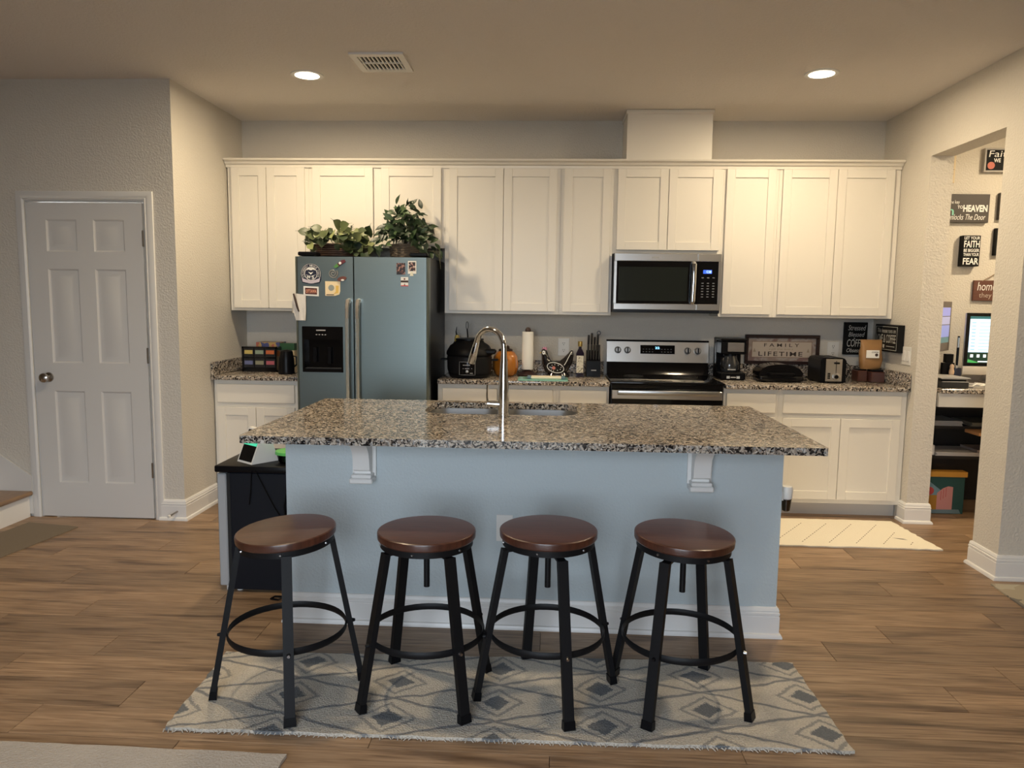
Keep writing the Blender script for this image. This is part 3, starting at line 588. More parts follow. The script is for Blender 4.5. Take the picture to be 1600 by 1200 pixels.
# ------------------------------------------------------------------ range
rg = T('range', 'stainless and black glass-top electric range', 'range', (3.17, -.33, 0))
P('body', box(2.795, 3.548, -.64, -.08, .02, .905), DGREY, rg)
P('cooktop', B().box(2.792, 3.558, -.668, -.08, .905, .921, bev=.004, seg=2), BLKG, rg)
bk = mat('burner_print', (.05, .05, .052), .2); q = B()
for bx, by, br in ((2.99, -.50, .10), (3.36, -.50, .085), (2.99, -.23, .075), (3.36, -.23, .10)):
    for rr in (br, br*.6): q.tube([(bx+rr*math.cos(2*PI*k/36), by+rr*math.sin(2*PI*k/36), .9212) for k in range(36)], .0012, 4, closed=True)
P('burner_ring', q, bk, rg)
P('backguard_base', B().prism([(-.10, .921), (-.02, .921), (-.02, 1.015), (-.075, 1.015), (-.085, .96)], 2.805, 3.562, 'X'), BLKG, rg)
bg = P('backguard', B().prism([(-.078, 1.012), (-.012, 1.012), (-.012, 1.165), (-.058, 1.165)], 2.803, 3.564, 'X'), STEELX, rg)
P('backguard_cap', B().prism([(-.060, 1.165), (-.010, 1.165), (-.012, 1.176), (-.05, 1.178)], 2.800, 3.567, 'X'), BLK, rg)
def slope(z): return -.078+.020*(z-1.012)/.153
def onbg(a, b_, d=.001): return (a, slope(b_)-d, b_)
def bgquad(x0, x1, z0, z1, d, th): return B().add([onbg(x0, z0, d), onbg(x1, z0, d), onbg(x1, z1, d), onbg(x0, z1, d), onbg(x0, z0, d-th), onbg(x1, z0, d-th), onbg(x1, z1, d-th), onbg(x0, z1, d-th)], [(0, 1, 2, 3), (7, 6, 5, 4), (0, 4, 5, 1), (1, 5, 6, 2), (2, 6, 7, 3), (3, 7, 4, 0)])
dsp = P('display', bgquad(3.054, 3.312, 1.075, 1.140, .004, .0038), BLKG, bg)
text('22', 3.165, 3.198, 1.112, 1.128, lambda a, b_: onbg(a, b_, .005), mat('cyan_digit', (.3, .7, 1), .3, emit=(.25, .65, 1), estr=2.0), dsp, bold=.02)
q = B()
for k in range(10):
    if k not in (4, 5): e = bgquad(3.072+k*.023, 3.082+k*.023, 1.088, 1.092, .0048, .0006); q.add(e.v, e.f); e = bgquad(3.072+k*.023, 3.082+k*.023, 1.108, 1.112, .0048, .0006); q.add(e.v, e.f)
P('button', q, mat('key_grey', (.16, .17, .18), .5), dsp)
for kx in (2.885, 2.957, 3.407, 3.482):
    kM = Matrix.Translation((kx, slope(1.10)-.0005, 1.10)) @ Matrix.Rotation(PI/2-.13, 4, 'X')
    k_ = P('knob', B().lathe([(.026, 0), (.026, .006), (.021, .010), (.020, .026), (.017, .030), (0, .030)], n=20, M=kM), mat('knob_grey', (.42, .42, .42), .3, .6), rg)
    P('grip', box(-.0045, .0045, -.019, .019, .030, .036, M=kM), BLK, k_)
P('control_strip', box(2.797, 3.546, -.664, -.641, .878, .904), BLKG, rg)
od = P('oven_door', B().box(2.80, 3.543, -.672, -.641, .28, .805).box(2.80, 3.543, -.672, -.641, .865, .876), BLKG, rg)
P('door_top', box(2.80, 3.543, -.674, -.641, .806, .864, bev=.002), STEELX, od)
P('handle', B().box(2.832, 3.515, -.728, -.706, .838, .872, bev=.008, seg=2).box(2.84, 2.87, -.706, -.6745, .845, .865).box(3.475, 3.505, -.706, -.6745, .845, .865), STEEL, od)
P('drawer', box(2.80, 3.543, -.672, -.641, .06, .272, bev=.002), STEELX, rg)

# ------------------------------------------------------------------ island
IX0, IX1, IY0, IY1 = 1.1475, 3.44, -2.892, -1.738
isl = T('kitchen_island', 'grey-white textured kitchen island base with tall white baseboard', 'island', (2.3, -2.15, 0))
P('body', B().box(1.209, 3.383, -2.54, -2.43, .001, .883).box(1.209, 1.31, -2.43, -1.775, .001, .883).box(3.28, 3.383, -2.43, -1.775, .001, .883), ISL_DAYLIT, isl); P('cabinet_back', box(1.31, 3.28, -1.793, -1.775, .10, .883), CAB, isl)
P('baseboard', B().sweep([(1.209, -1.80), (1.209, -2.54), (3.383, -2.54), (3.383, -1.80)], BASEP, 1), TRIM, isl)
for x in (1.565, 3.025):
    cprof = [(-2.5405, .883), (-2.74, .883), (-2.74, .868), (-2.70, .852), (-2.655, .83), (-2.625, .80), (-2.612, .765), (-2.606, .72), (-2.585, .71), (-2.585, .70), (-2.5405, .70)]
    cb_ = P('corbel', B().prism(cprof, x-.036, x+.036, 'X'), TRIM, isl)
    P('corbel_foot', B().box(x-.044, x+.044, -2.612, -2.5405, .684, .70, bev=.003).box(x-.050, x+.050, -2.622, -2.5405, .662, .684, bev=.004), TRIM, cb_)
    P('corbel_back', box(x-.052, x+.052, -2.5535, -2.5405, .684, .882), TRIM, cb_)
op = P('outlet_plate', box(2.150, 2.222, -2.546, -2.5405, .40, .52, bev=.002), WHITE, isl)
# granite top with a sink cut-out
it = T('island_countertop', 'large speckled granite island countertop with a sink cut-out', 'countertop', (2.3, -2.3, .884))
HX0, HX1, HY0, HY1 = 1.76, 2.515, -2.205, -1.80
hole = rrect(HX0, HX1, HY0, HY1, .10, 6); out = rrect(IX0, IX1, IY0, IY1, .012, 6)
bm = bmesh.new()
def loop(pts, z): vs = [bm.verts.new((x, y, z)) for x, y in pts]; return vs, [bm.edges.new((vs[i], vs[(i+1) % len(vs)])) for i in range(len(vs))]
hv, he = loop(hole, CT); ov, oe = loop(out, CT); bmesh.ops.triangle_fill(bm, use_beauty=True, edges=he+oe)
top = bm.faces[:]; ret = bmesh.ops.extrude_face_region(bm, geom=top); bmesh.ops.translate(bm, vec=(0, 0, -.030), verts=[g for g in ret['geom'] if isinstance(g, bmesh.types.BMVert)])
P('slab', B().bm(bm), GRAN, it); bm.free()
sk = T('sink', 'undermount double-bowl stainless sink in the island', 'sink', (2.137, -2.0, .70))
def bowl(x0, x1):
    b_ = B(); prof_ = [(0, .8825), (.012, .8825), (.016, .86), (.022, .74), (.04, .705), (.085, .70)]; vs = []; fs = []; n = 28
    for ins, z in prof_: vs += [(x, y, z) for x, y in rrect(x0+ins, x1-ins, HY0-.008+ins, HY1+.008-ins, max(.02, .09-ins*.6), 6)]
    for i in range(len(prof_)-1): fs += [(i*n+k, i*n+(k+1) % n, (i+1)*n+(k+1) % n, (i+1)*n+k) for k in range(n)]
    fs.append(tuple((len(prof_)-1)*n+k for k in range(n))); return b_.add(vs, fs)
for a, b_ in ((HX0-.008, 2.130), (2.134, HX1+.008)):
    bo = P('bowl', bowl(a, b_), steel('sink_steel', (.30, .30, .30), .5, (300, 2, 2)), sk)
    P('drain', B().lathe([(0, .003), (.03, .003), (.045, .006), (.045, .0005), (0, .0005)], ((a+b_)/2, -2.0, .70), 20), CHROME, bo)
fa = T('faucet', 'tall chrome pull-down gooseneck faucet on the island', 'faucet', (2.155, -2.262, CT))
P('base_body', B().lathe([(.027, .0005), (.0275, .02), (.026, .06), (.0265, .09), (.021, .18), (.016, .27), (.0135, .30)], (2.158, -2.262, CT), 24), CHROME, fa)
gp = [(2.158, -2.262, 1.21), (2.158, -2.262, 1.235)]
for k in range(1, 13):
    a = PI*.93*k/12; u = .088*(1-math.cos(a)); gp.append((2.158-u*.80, -2.262+u*.60, 1.235+.088*math.sin(a)))
P('gooseneck', B().tube(gp, .0135, 14), CHROME, fa)
ex = gp[-1]; dn = Vector((gp[-1][0]-gp[-2][0], gp[-1][1]-gp[-2][1], gp[-1][2]-gp[-2][2])).normalized()
e0 = Vector(ex)
P('spray_head', B().tube([e0, e0+dn*.03, e0+dn*.075, e0+dn*.105], [.0145, .0165, .019, .0185], 16), CHROME, fa)
P('spray_button', B().tube([e0+dn*.02+Vector((-.006, -.016, 0)), e0+dn*.055+Vector((-.006, -.018, 0))], .005, 8), BLK, fa)
P('lever_hub', B().cyl((2.145, -2.262, .972), (2.082, -2.262, .975), .0185, .015, 16), CHROME, fa)
P('lever', B().tube([(2.083, -2.262, .978), (2.080, -2.262, 1.01), (2.082, -2.262, 1.065)], [.006, .0045, .0042], 8), CHROME, fa)
dv = T('plug_in_device', 'small white and dark plug-in device on the right side of the island', 'plug-in', (3.415, -2.47, .55))
P('shell', B().lathe([(.020, .055), (.024, .06), (.026, .10), (.022, .112), (0, .114)], (3.425, -2.47, .55), 20), WHITE, dv); P('base_cup', B().lathe([(.011, 0), (.017, .004), (.022, .054), (.0, .056)], (3.425, -2.47, .55), 20), mat('dark_chrome', (.12, .11, .10), .15, 1), dv)
P('plug_body', box(3.3845, 3.408, -2.485, -2.455, .60, .64), WHITE, dv)

# ------------------------------------------------------------------ things on the counters
Z = CT+.0006
def teabox():
    t = T('tea_box', 'black display box of assorted tea in the left corner of the counter', 'box', (.225, -.30, Z))
    x0, x1, y0, y1, h = .098, .362, -.345, -.24, .185
    P('case', B().box(x0, x1, y0+.012, y1, Z, Z+h, bev=.006).box(x0, x1, y0, y0+.011, Z, Z+.012).box(x0, x0+.012, y0, y0+.011, Z, Z+h).box(x1-.012, x1, y0, y0+.011, Z, Z+h).box(x0, x1, y0, y0+.011, Z+h-.012, Z+h), BLKG, t)
    cols = [((.55, .40, .06), (.8, .68, .3)), ((.05, .16, .06), (.7, .75, .65)), ((.50, .10, .02), (.75, .22, .08)), ((.05, .07, .22), (.35, .38, .62)), ((.02, .03, .02), (.75, .72, .5)), ((.30, .02, .04), (.7, .25, .3))]
    for k, (a, b_) in enumerate(cols):
        r, c = divmod(k, 3); xa = x0+.014+c*.081; za = Z+.135-r*.078
        pk = P('tea_packet', B().box(xa, xa+.073, y0+.003, y0+.011, za-.025, za+.04), mat('tea_packet', (.008, .008, .010), .35), t); P('label_patch', box(xa+.006, xa+.067, y0+.001, y0+.003, za-.004, za+.024), mat('tea_b%d' % k, tuple((p_*.6+q_*.4)*.75 for p_, q_ in zip(a, b_)), .4), pk)
teabox()
t = T('green_box', 'green and cream tea carton behind the black jug', 'box', (.40, -.21, Z)); P('carton', box(.345, .455, -.235, -.17, Z, Z+.205), mat('cream_carton', (.62, .52, .36), .6), t)
P('band', box(.3445, .4555, -.2362, -.169, Z+.155, Z+.2055), mat('carton_green', (.015, .07, .025), .5), t); P('picture', B().prism(circ(.40, Z+.13, .022, 14, .035), -.2368, -.2355), ORANGE, t)
t = T('stacked_carton', 'low open carton showing above the black tea box', 'box', (.23, -.14, Z)); P('carton', box(.15, .33, -.2, -.06, Z, Z+.21), print_mat('carton_print', [(0, (.06, .07, .2)), (.45, (.4, .27, .1)), (.55, (.35, .1, .08)), (.62, (.3, .3, .27))], 14), t)
t = T('pitcher', 'plain black pitcher standing right of the tea box', 'jug', (.475, -.46, Z))
P('body', B().lathe([(0, 0), (.058, 0), (.060, .006), (.055, .02), (.056, .06), (.053, .11), (.045, .155), (.043, .163), (.039, .163), (.038, .01), (0, .01)], (.475, -.46, Z), 28), mat('black_matte', (.005, .005, .006), .32, spec=.15), t)
P('lid', B().lathe([(0, .176), (.03, .172), (.044, .1635), (0, .1635)], (.475, -.46, Z), 24), MATS['black_matte'], t); P('handle', B().tube([(.523, -.46, Z+.13), (.548, -.46, Z+.125), (.55, -.46, Z+.07), (.528, -.46, Z+.05)], .006, 8), MATS['black_matte'], t)
# multicooker
t = T('multicooker', 'black round multicooker with a control panel behind the faucet', 'appliance', (1.80, -.44, Z)); cx, cy = 1.80, -.44
CK = mat('cooker_black', (.005, .005, .006), .4, spec=.14); P('body', B().lathe([(0, 0), (.135, 0), (.142, .008), (.150, .03), (.158, .06), (.160, .145), (.152, .155), (0, .155)], (cx, cy, Z), 36), mat('cooker_grey', (.011, .011, .012), .4, spec=.18), t)
P('foot', B().lathe([(0, .0), (.137, .0), (.150, .028), (.151, .034), (0, .034)], (cx, cy-.0002, Z), 36), CK, t)
P('lid', B().lathe([(.160, .1555), (.166, .165), (.163, .185), (.140, .225), (.105, .248), (.10, .258), (.06, .266), (0, .267)], (cx, cy, Z), 36), CK, t)
P('lid_ring', B().lathe([(.075, .262), (.10, .262), (.10, .274), (.07, .278), (0, .278)], (cx, cy, Z), 28), BLK, t)
P('side_handle', B().box(cx-.205, cx-.158, cy-.03, cy+.03, Z+.118, Z+.132, bev=.005).box(cx+.158, cx+.205, cy-.03, cy+.03, Z+.118, Z+.132, bev=.005), BLK, t)
P('lid_handle', B().box(cx+.10, cx+.195, cy-.10, cy-.03, Z+.17, Z+.205, bev=.01), CK, t)
def cyp(u, z, r=.1605): a = u/.16; return (cx+r*math.sin(a), cy-r*math.cos(a), Z+z)
vs = []; fs = []
for i in range(9): vs += [cyp(-.055+.11*i/8, .028, .1615), cyp(-.055+.11*i/8, .118, .1615)]
fs = [(2*i, 2*i+2, 2*i+3, 2*i+1) for i in range(8)]
pnl = P('control_panel', B().add(vs, fs), BLKG, t)
q = B().tube([cyp(-.055+.11*i/8, .118, .1622) for i in range(9)]+[cyp(.055, .075, .1622)]+[cyp(.055-.11*i/8, .028, .1622) for i in range(9)]+[cyp(-.055, .075, .1622)], .0011, 5, closed=True)
P('panel_outline', q, GLET, pnl); kM = Matrix.Translation(cyp(0, .052, .162)) @ Matrix.Rotation(PI/2, 4, 'X'); P('dial', B().lathe([(.011, 0), (.011, .008), (.008, .010), (0, .010)], n=18, M=kM), mat('dial_grey', (.4, .4, .4), .3, .7), pnl)
q = B()
for u, z, wd_ in ((-.03, .094, .03), (.0, .094, .02), (-.03, .07, .065), (.02, .038, .02), (-.015, .07, .03)): q.add([cyp(u, z, .1625), cyp(u+wd_, z, .1625), cyp(u+wd_, z+.004, .1625), cyp(u, z+.004, .1625)], [(0, 1, 2, 3)])
P('button', q, GLET, pnl)
t = T('whisk', 'thin wire utensil standing up behind the multicooker', 'utensil', (1.755, -.2, Z)); P('rod', B().tube([(1.765, -.18, Z), (1.757, -.18, Z+.28), (1.752, -.18, Z+.33)], .005, 8), BLK, t)
P('loop', B().tube([(1.752+.009*math.cos(2*PI*k/14), -.18, Z+.358+.028*math.sin(2*PI*k/14)) for k in range(14)], .0022, 6, closed=True), BLK, t)
t = T('spray_bottle', 'dark bottle with a yellow neck left of the multicooker lid', 'bottle', (1.668, -.14, Z)); P('body', B().lathe([(0, 0), (.035, 0), (.036, .01), (.036, .2), (.020, .235), (0, .235)], (1.668, -.14, Z), 20), NAVY, t)
P('neck', B().lathe([(.021, .2355), (.018, .27), (.012, .285), (0, .285)], (1.672, -.14, Z), 16), mat('yellow_cap', (.7, .5, .12), .4), t); P('nozzle', B().tube([(1.668, -.14, Z+.285), (1.664, -.14, Z+.31), (1.670, -.14, Z+.345)], [.006, .004, .002], 8), BLK, t)
# pumpkin jar
t = T('pumpkin_jar', 'amber glass pumpkin-shaped jar with a dark lid', 'jar', (2.05, -.32, Z))
P('body', B().lathe([(0, 0), (.06, 0), (.078, .015), (.092, .055), (.094, .10), (.085, .145), (.062, .175), (.045, .185), (0, .186)], (2.05, -.32, Z), 48, lobes=10, lobe=.09), mat('amber_glass', (.42, .14, .015), .1, coat=.6), t, ang=80)
P('lid', B().lathe([(.05, .180), (.052, .192), (.045, .196), (.028, .200), (.030, .212), (.022, .22), (0, .221)], (2.05, -.32, Z), 24), mat('dark_brown', (.03, .015, .01), .4), t)
P('face', B().add([(2.05+a, -.4145+abs(a)*.35, Z+b_) for a, b_ in ((.012, .11), (.03, .11), (.021, .13), (-.012, .11), (-.03, .11), (-.021, .13), (.01, .06), (.03, .072), (.026, .056), (-.02, .05))], [(0, 1, 2), (3, 4, 5), (6, 7, 8), (6, 8, 9)]), MATS['dark_brown'], t)
# towel roll
t = T('paper_towel_holder', 'white paper towel roll on a dark stand behind the sink', 'paper towels', (2.21, -.27, Z))
P('stand_base', B().lathe([(0, 0), (.075, 0), (.078, .008), (.06, .016), (.035, .035), (.02, .04), (.008, .045), (.008, .315), (0, .315)], (2.21, -.27, Z), 28), mat('iron_brown', (.035, .015, .012), .45), t)
P('roll', B().lathe([(.010, .046), (.042, .046), (.0435, .05), (.043, .19), (.041, .23), (.041, .318), (.038, .321), (.010, .321)], (2.21, -.27, Z), 28), PAPER, t)
P('finial', B().lathe([(.020, .3215), (.022, .327), (.020, .340), (.012, .352), (0, .355)], (2.21, -.27, Z), 16), MATS['iron_brown'], t)
# rooster
t = T('rooster_figurine', 'black ceramic rooster figurine with a red comb and spotted wing', 'figurine', (2.42, -.30, Z)); y = -.30
HB = mat('black_ceramic', (.010, .009, .010), .12, coat=.5)
P('body', B().tube([(2.535, y, 1.105), (2.525, y, 1.075), (2.505, y, 1.03), (2.47, y, .985), (2.42, y, .973), (2.37, y, .982), (2.348, y, 1.02), (2.338, y, 1.06), (2.330, y, 1.095), (2.322, y, 1.112)], [(.008, .006), (.022, .012), (.038, .022), (.050, .04), (.056, .05), (.050, .045), (.036, .032), (.026, .024), (.022, .02), (.010, .01)], 16, up=(0, 0, 1)), HB, t, ang=80)
P('foot', B().lathe([(0, 0), (.06, 0), (.062, .01), (.05, .03), (0, .03)], (2.435, y, Z), 28, sx=1.4, sy=.8), HB, t)
P('comb', B().prism([(2.340, 1.098), (2.316, 1.110), (2.318, 1.125), (2.326, 1.121), (2.330, 1.135), (2.338, 1.124), (2.345, 1.132), (2.352, 1.112)], y-.006, y+.006), mat('red_ceramic', (.35, .015, .02), .2), t)
P('face_patch', B().prism(circ(2.328, 1.088, .014, 16, .011), y-.0235, y-.018), WLET, t); P('eye', B().prism(circ(2.327, 1.090, .004, 10), y-.0245, y-.0235), BLET, t)
P('beak', B().cyl((2.314, y, 1.088), (2.296, y, 1.082), .007, .001, 8), YEL, t)
P('wing_outline', B().tube([(2.415+.060*math.cos(2*PI*k/28), y-.054+.012*abs(math.cos(2*PI*k/28))**2, .982+.036*math.sin(2*PI*k/28)-.01*math.cos(2*PI*k/28)) for k in range(28)], .0026, 6, closed=True), WLET, t)
q = B()
for a, b_ in ((2.375, .985), (2.39, 1.0), (2.41, 1.005), (2.435, 1.0), (2.455, .985), (2.385, .965), (2.43, .963), (2.45, .97), (2.40, .958)): q.prism(circ(a, b_, .003, 8), y-.057, y-.045)
P('spots', q, WLET, t); P('flower', B().prism(circ(2.402, .98, .013, 8), y-.058, y-.045), mat('flower_orange', (.5, .12, .05), .3), t)
P('tail_line', B().tube([(2.530, y-.012, 1.098), (2.508, y-.024, 1.055), (2.49, y-.036, 1.02), (2.478, y-.04, 1.0)], .0024, 6), WLET, t)
# oil bottle
t = T('oil_bottle', 'dark square oil bottle with a pale label and gold cap', 'bottle', (2.592, -.29, Z))
P('glass', B().tube([(2.592, -.29, Z), (2.592, -.29, Z+.17), (2.592, -.29, Z+.195), (2.592, -.29, Z+.205), (2.592, -.29, Z+.22)], [.040, .040, .024, .016, .015], 4, sq=True, up=(1, 0, 0)), mat('dark_bottle', (.012, .008, .02), .08), t, ang=50)
P('cap', B().lathe([(.0155, .2205), (.0165, .235), (.0165, .256), (.014, .258), (0, .258)], (2.592, -.29, Z), 16), mat('gold_cap', (.45, .32, .10), .3, .7), t); P('label_front', box(2.567, 2.617, -.3195, -.3185, Z+.03, Z+.155), print_mat('oil_label', [(0, (.22, .19, .12)), (.42, (.62, .57, .45)), (.6, (.45, .41, .30))], 60), t)
# knife block
t = T('knife_block', 'black knife block full of grey-handled knives beside the range', 'knife block', (2.69, -.22, Z)); KG = mat('knife_handle', (.06, .06, .063), .35, .5)
P('block', B().prism([(-.30, Z), (-.14, Z), (-.14, Z+.16), (-.20, Z+.19), (-.30, Z+.115)], 2.642, 2.742, 'X'), BLK, t); P('badge', box(2.675, 2.712, -.3015, -.3, Z+.045, Z+.052), GLET, t)
for k in range(5): x = 2.652+k*.0195; P('steak_knife', B().tube([(x, -.285, Z+.128), (x, -.305, Z+.20), (x, -.312, Z+.235)], [(.006, .008), (.007, .009), (.006, .008)], 8), KG, t)
for k, (x, h) in enumerate(((2.655, .30), (2.678, .315), (2.70, .285), (2.722, .31))): P('chef_knife', B().tube([(x, -.20, Z+.18), (x, -.235, Z+.26), (x, -.25, Z+h)], [(.008, .010), (.009, .012), (.008, .010)], 8), KG, t)
P('shears', B().tube([(2.728+.012*math.cos(2*PI*k/16), -.252, Z+.318+.014*math.sin(2*PI*k/16)) for k in range(16)], .0035, 6, closed=True), KG, t)
# cutting board and folded cloth tray
t = T('cutting_board', 'mint green glass cutting board on the counter behind the sink', 'cutting board', (2.33, -.56, Z)); P('board', B().prism(rrect(2.155, 2.500, -.65, -.45, .012), Z, Z+.009, 'Z'), mat('mint_glass', (.28, .60, .50), .12), t)
t = T('folded_towel', 'cream folded towel with blue-grey ends lying on the mint board', 'towel', (2.365, -.55, Z+.0095)); P('cloth', box(2.245, 2.455, -.605, -.50, Z+.0096, Z+.024, bev=.005, seg=2), mat('cream_cloth', (.80, .74, .60), .9), t)
P('end_stripe', B().box(2.218, 2.245, -.606, -.499, Z+.0096, Z+.025, bev=.003).box(2.455, 2.482, -.606, -.499, Z+.0096, Z+.025, bev=.003), mat('blue_cloth', (.12, .2, .26), .8), t)
# outlets
def outlet(x0, x1, z0, z1, label):
    t = T('wall_outlet', label, 'outlet', ((x0+x1)/2, -.001, z0), 'white wall outlets above the counter'); P('plate', box(x0, x1, -.006, -.0005, z0, z1, bev=.002), WHITE, t)
    xm, zm = (x0+x1)/2, (z0+z1)/2
    for k in (-.026, .026):
        s_ = P('socket', B().prism(circ(xm, zm+k, .017, 16), -.0075, -.006), WHITE, t)
        P('slot', B().box(xm-.008, xm-.005, -.0082, -.0075, zm+k, zm+k+.009).box(xm+.005, xm+.008, -.0082, -.0075, zm+k, zm+k+.009).box(xm-.003, xm+.003, -.0082, -.0075, zm+k-.011, zm+k-.006), BLET, s_)
outlet(2.435, 2.520, 1.045, 1.180, 'white double outlet on the wall behind the rooster'); outlet(4.462, 4.545, 1.06, 1.182, 'white double outlet on the wall above the toaster')
# coffee maker
t = T('coffee_maker', 'black drip coffee maker with a glass carafe right of the range', 'coffee maker', (3.68, -.30, Z)); x0, x1 = 3.590, 3.768
P('body', B().box(x0, x1, -.22, -.12, Z, Z+.29, bev=.008).box(x0, x1, -.37, -.2205, Z, Z+.055, bev=.008), BLK, t)
P('brew_head', B().box(x0, x1, -.37, -.2205, Z+.185, Z+.278, bev=.008), BLK, t); P('lid', box(x0-.003, x1+.003, -.375, -.13, Z+.2785, Z+.298, bev=.006), BLK, t)
P('steel_band', box(x0+.045, x1-.018, -.3725, -.3695, Z+.205, Z+.268, bev=.001), STEELX, t)
cf = P('carafe', B().lathe([(0, .001), (.055, .001), (.064, .02), (.066, .06), (.05, .095), (.046, .115), (.044, .115), (.048, .095), (.062, .058), (.06, .02), (0, .006)], (3.672, -.29, Z+.056), 28), mat('dark_glass', (.03, .032, .035), .05, coat=.5), t)
P('carafe_lid', B().lathe([(.047, .1155), (.047, .127), (0, .127)], (3.672, -.29, Z+.056), 24), BLK, cf); P('carafe_handle', B().tube([(3.62, -.33, Z+.165), (3.602, -.345, Z+.16), (3.600, -.345, Z+.10), (3.615, -.335, Z+.085)], .006, 8), BLK, cf); P('carafe_band', box(3.645, 3.70, -.357, -.354, Z+.072, Z+.079), GLET, cf)
P('button', B().box(3.635, 3.658, -.3715, -.37, Z+.012, Z+.030).box(3.705, 3.728, -.3715, -.37, Z+.012, Z+.030), mat('button_grey', (.5, .52, .53), .4), t); P('panel_text', box(3.664, 3.70, -.371, -.37, Z+.017, Z+.025), GLET, t)
# family sign
t = T('framed_sign', 'dark framed family sign leaning on the backsplash right of the coffee maker', 'sign', (4.117, -.03, 1.0085)); y0, y1 = -.045, -.012
fx0, fx1, fz0, fz1 = 3.842, 4.392, 1.0085, 1.230
FRM = mat('frame_brown', (.022, .008, .007), .35)
P('frame', B().box(fx0, fx1, y0, y1, fz0, fz0+.024, bev=.003).box(fx0, fx1, y0, y1, fz1-.024, fz1, bev=.003).box(fx0, fx0+.024, y0, y1, fz0+.024, fz1-.024, bev=.003).box(fx1-.024, fx1, y0, y1, fz0+.024, fz1-.024, bev=.003), FRM, t)
P('border_print', box(fx0+.024, fx1-.024, y1-.014, y1, fz0+.024, fz1-.024), print_mat('family_border', [(0, (.16, .08, .05)), (.42, (.34, .27, .23)), (.52, (.42, .37, .33)), (.62, (.24, .15, .13))], 12, interp='LINEAR'), t)
P('panel_edge', box(fx0+.052, fx1-.052, y1-.0148, y1-.014, fz0+.050, fz1-.050), mat('edge_brown', (.16, .07, .03), .5), t); P('panel', box(fx0+.055, fx1-.055, y1-.0155, y1-.0148, fz0+.053, fz1-.053), mat('sign_cream', (.55, .46, .37), .6), t)
py = FY(y1-.0158); text('FAMILY', 3.985, 4.245, 1.140, 1.165, py, BLET, t, bold=.008, space=1.6); text('a gift that lasts a', 4.02, 4.20, 1.112, 1.130, py, TANLET, t, shear=.3); text('LIFETIME', 3.945, 4.272, 1.070, 1.103, py, BLET, t, bold=.012, space=1.25)
P('tree_print', B().prism([(3.905, 1.10), (3.925, 1.10), (3.915, 1.13)], y1-.0159, y1-.0155).prism([(4.302, 1.10), (4.322, 1.10), (4.312, 1.13)], y1-.0159, y1-.0155), TANLET, t)
# electric grill
t = T('contact_grill', 'low black domed electric grill in front of the framed sign', 'grill', (3.99, -.40, Z))
P('base_shell', box(3.84, 4.145, -.47, -.27, Z+.006, Z+.045, bev=.014, seg=3), BLKG, t)
P('dome', B().prism([(3.842, Z+.046), (3.842, Z+.065), (3.86, Z+.095), (3.90, Z+.115), (3.96, Z+.125), (4.02, Z+.125), (4.08, Z+.115), (4.12, Z+.095), (4.142, Z+.065), (4.142, Z+.046)], -.455, -.275), BLKG, t, ang=50)
P('handle', B().tube([(3.90, -.456, Z+.06), (3.91, -.485, Z+.062), (4.07, -.485, Z+.062), (4.08, -.456, Z+.06)], .008, 8), BLK, t); P('foot', B().box(3.86, 3.89, -.45, -.42, Z, Z+.006).box(4.10, 4.13, -.45, -.42, Z, Z+.006).box(3.86, 3.89, -.32, -.29, Z, Z+.006).box(4.10, 4.13, -.32, -.29, Z, Z+.006), BLK, t)
P('cord', B().tube([(4.14, -.35, Z+.02), (4.19, -.34, Z+.006), (4.22, -.30, Z+.005)], .0035, 6), BLK, t)
# toaster
t = T('toaster', 'black and stainless two-slot toaster with a round dial', 'toaster', (4.34, -.33, Z)); x0, x1, y0, y1 = 4.262, 4.438, -.445, -.19
P('body', B().prism([(x0, Z+.006), (x0, Z+.155), (x0+.012, Z+.172), (x0+.03, Z+.178), (x1-.03, Z+.178), (x1-.012, Z+.172), (x1, Z+.155), (x1, Z+.006)], y0, y1), BLK, t, ang=50)
P('front_plate', box(x0+.036, x1-.028, y0-.003, y0-.0004, Z+.012, Z+.168, bev=.001), STEELX, t); P('slot', B().box(x0+.045, x0+.075, y0+.04, y1-.03, Z+.1785, Z+.1795).box(x1-.075, x1-.045, y0+.04, y1-.03, Z+.1785, Z+.1795), VB, t)
P('lever_track', box(4.366, 4.371, y0-.0036, y0-.003, Z+.07, Z+.155), VB, t); P('lever', box(4.350, 4.388, y0-.018, y0-.0036, Z+.135, Z+.147, bev=.003), BLK, t)
kM = Matrix.Translation((4.370, y0-.003, Z+.045)) @ Matrix.Rotation(PI/2, 4, 'X'); dl_ = P('dial', B().lathe([(.026, 0), (.025, .008), (.018, .010), (0, .010)], n=24, M=kM), mat('dial_silver', (.5, .48, .44), .25, .8), t); P('dial_cap', B().lathe([(.014, .010), (.013, .016), (0, .016)], n=20, M=kM), BLK, dl_)
for k in range(4): P('button', box(4.312, 4.330, y0-.006, y0-.003, Z+.030+k*.011, Z+.038+k*.011), BLK, t)
P('foot', B().box(x0+.01, x0+.03, y0+.01, y0+.03, Z, Z+.006).box(x1-.03, x1-.01, y0+.01, y0+.03, Z, Z+.006).box(x0+.01, x0+.03, y1-.03, y1-.01, Z, Z+.006).box(x1-.03, x1-.01, y1-.03, y1-.01, Z, Z+.006), BLK, t)
P('cord', B().tube([(x1-.01, y1-.02, Z+.02), (4.49, -.25, Z+.006), (4.53, -.22, Z+.02), (4.575, -.16, Z+.07), (4.60, -.10, Z+.09), (4.58, -.035, Z+.13)], .0035, 6), BLK, t)
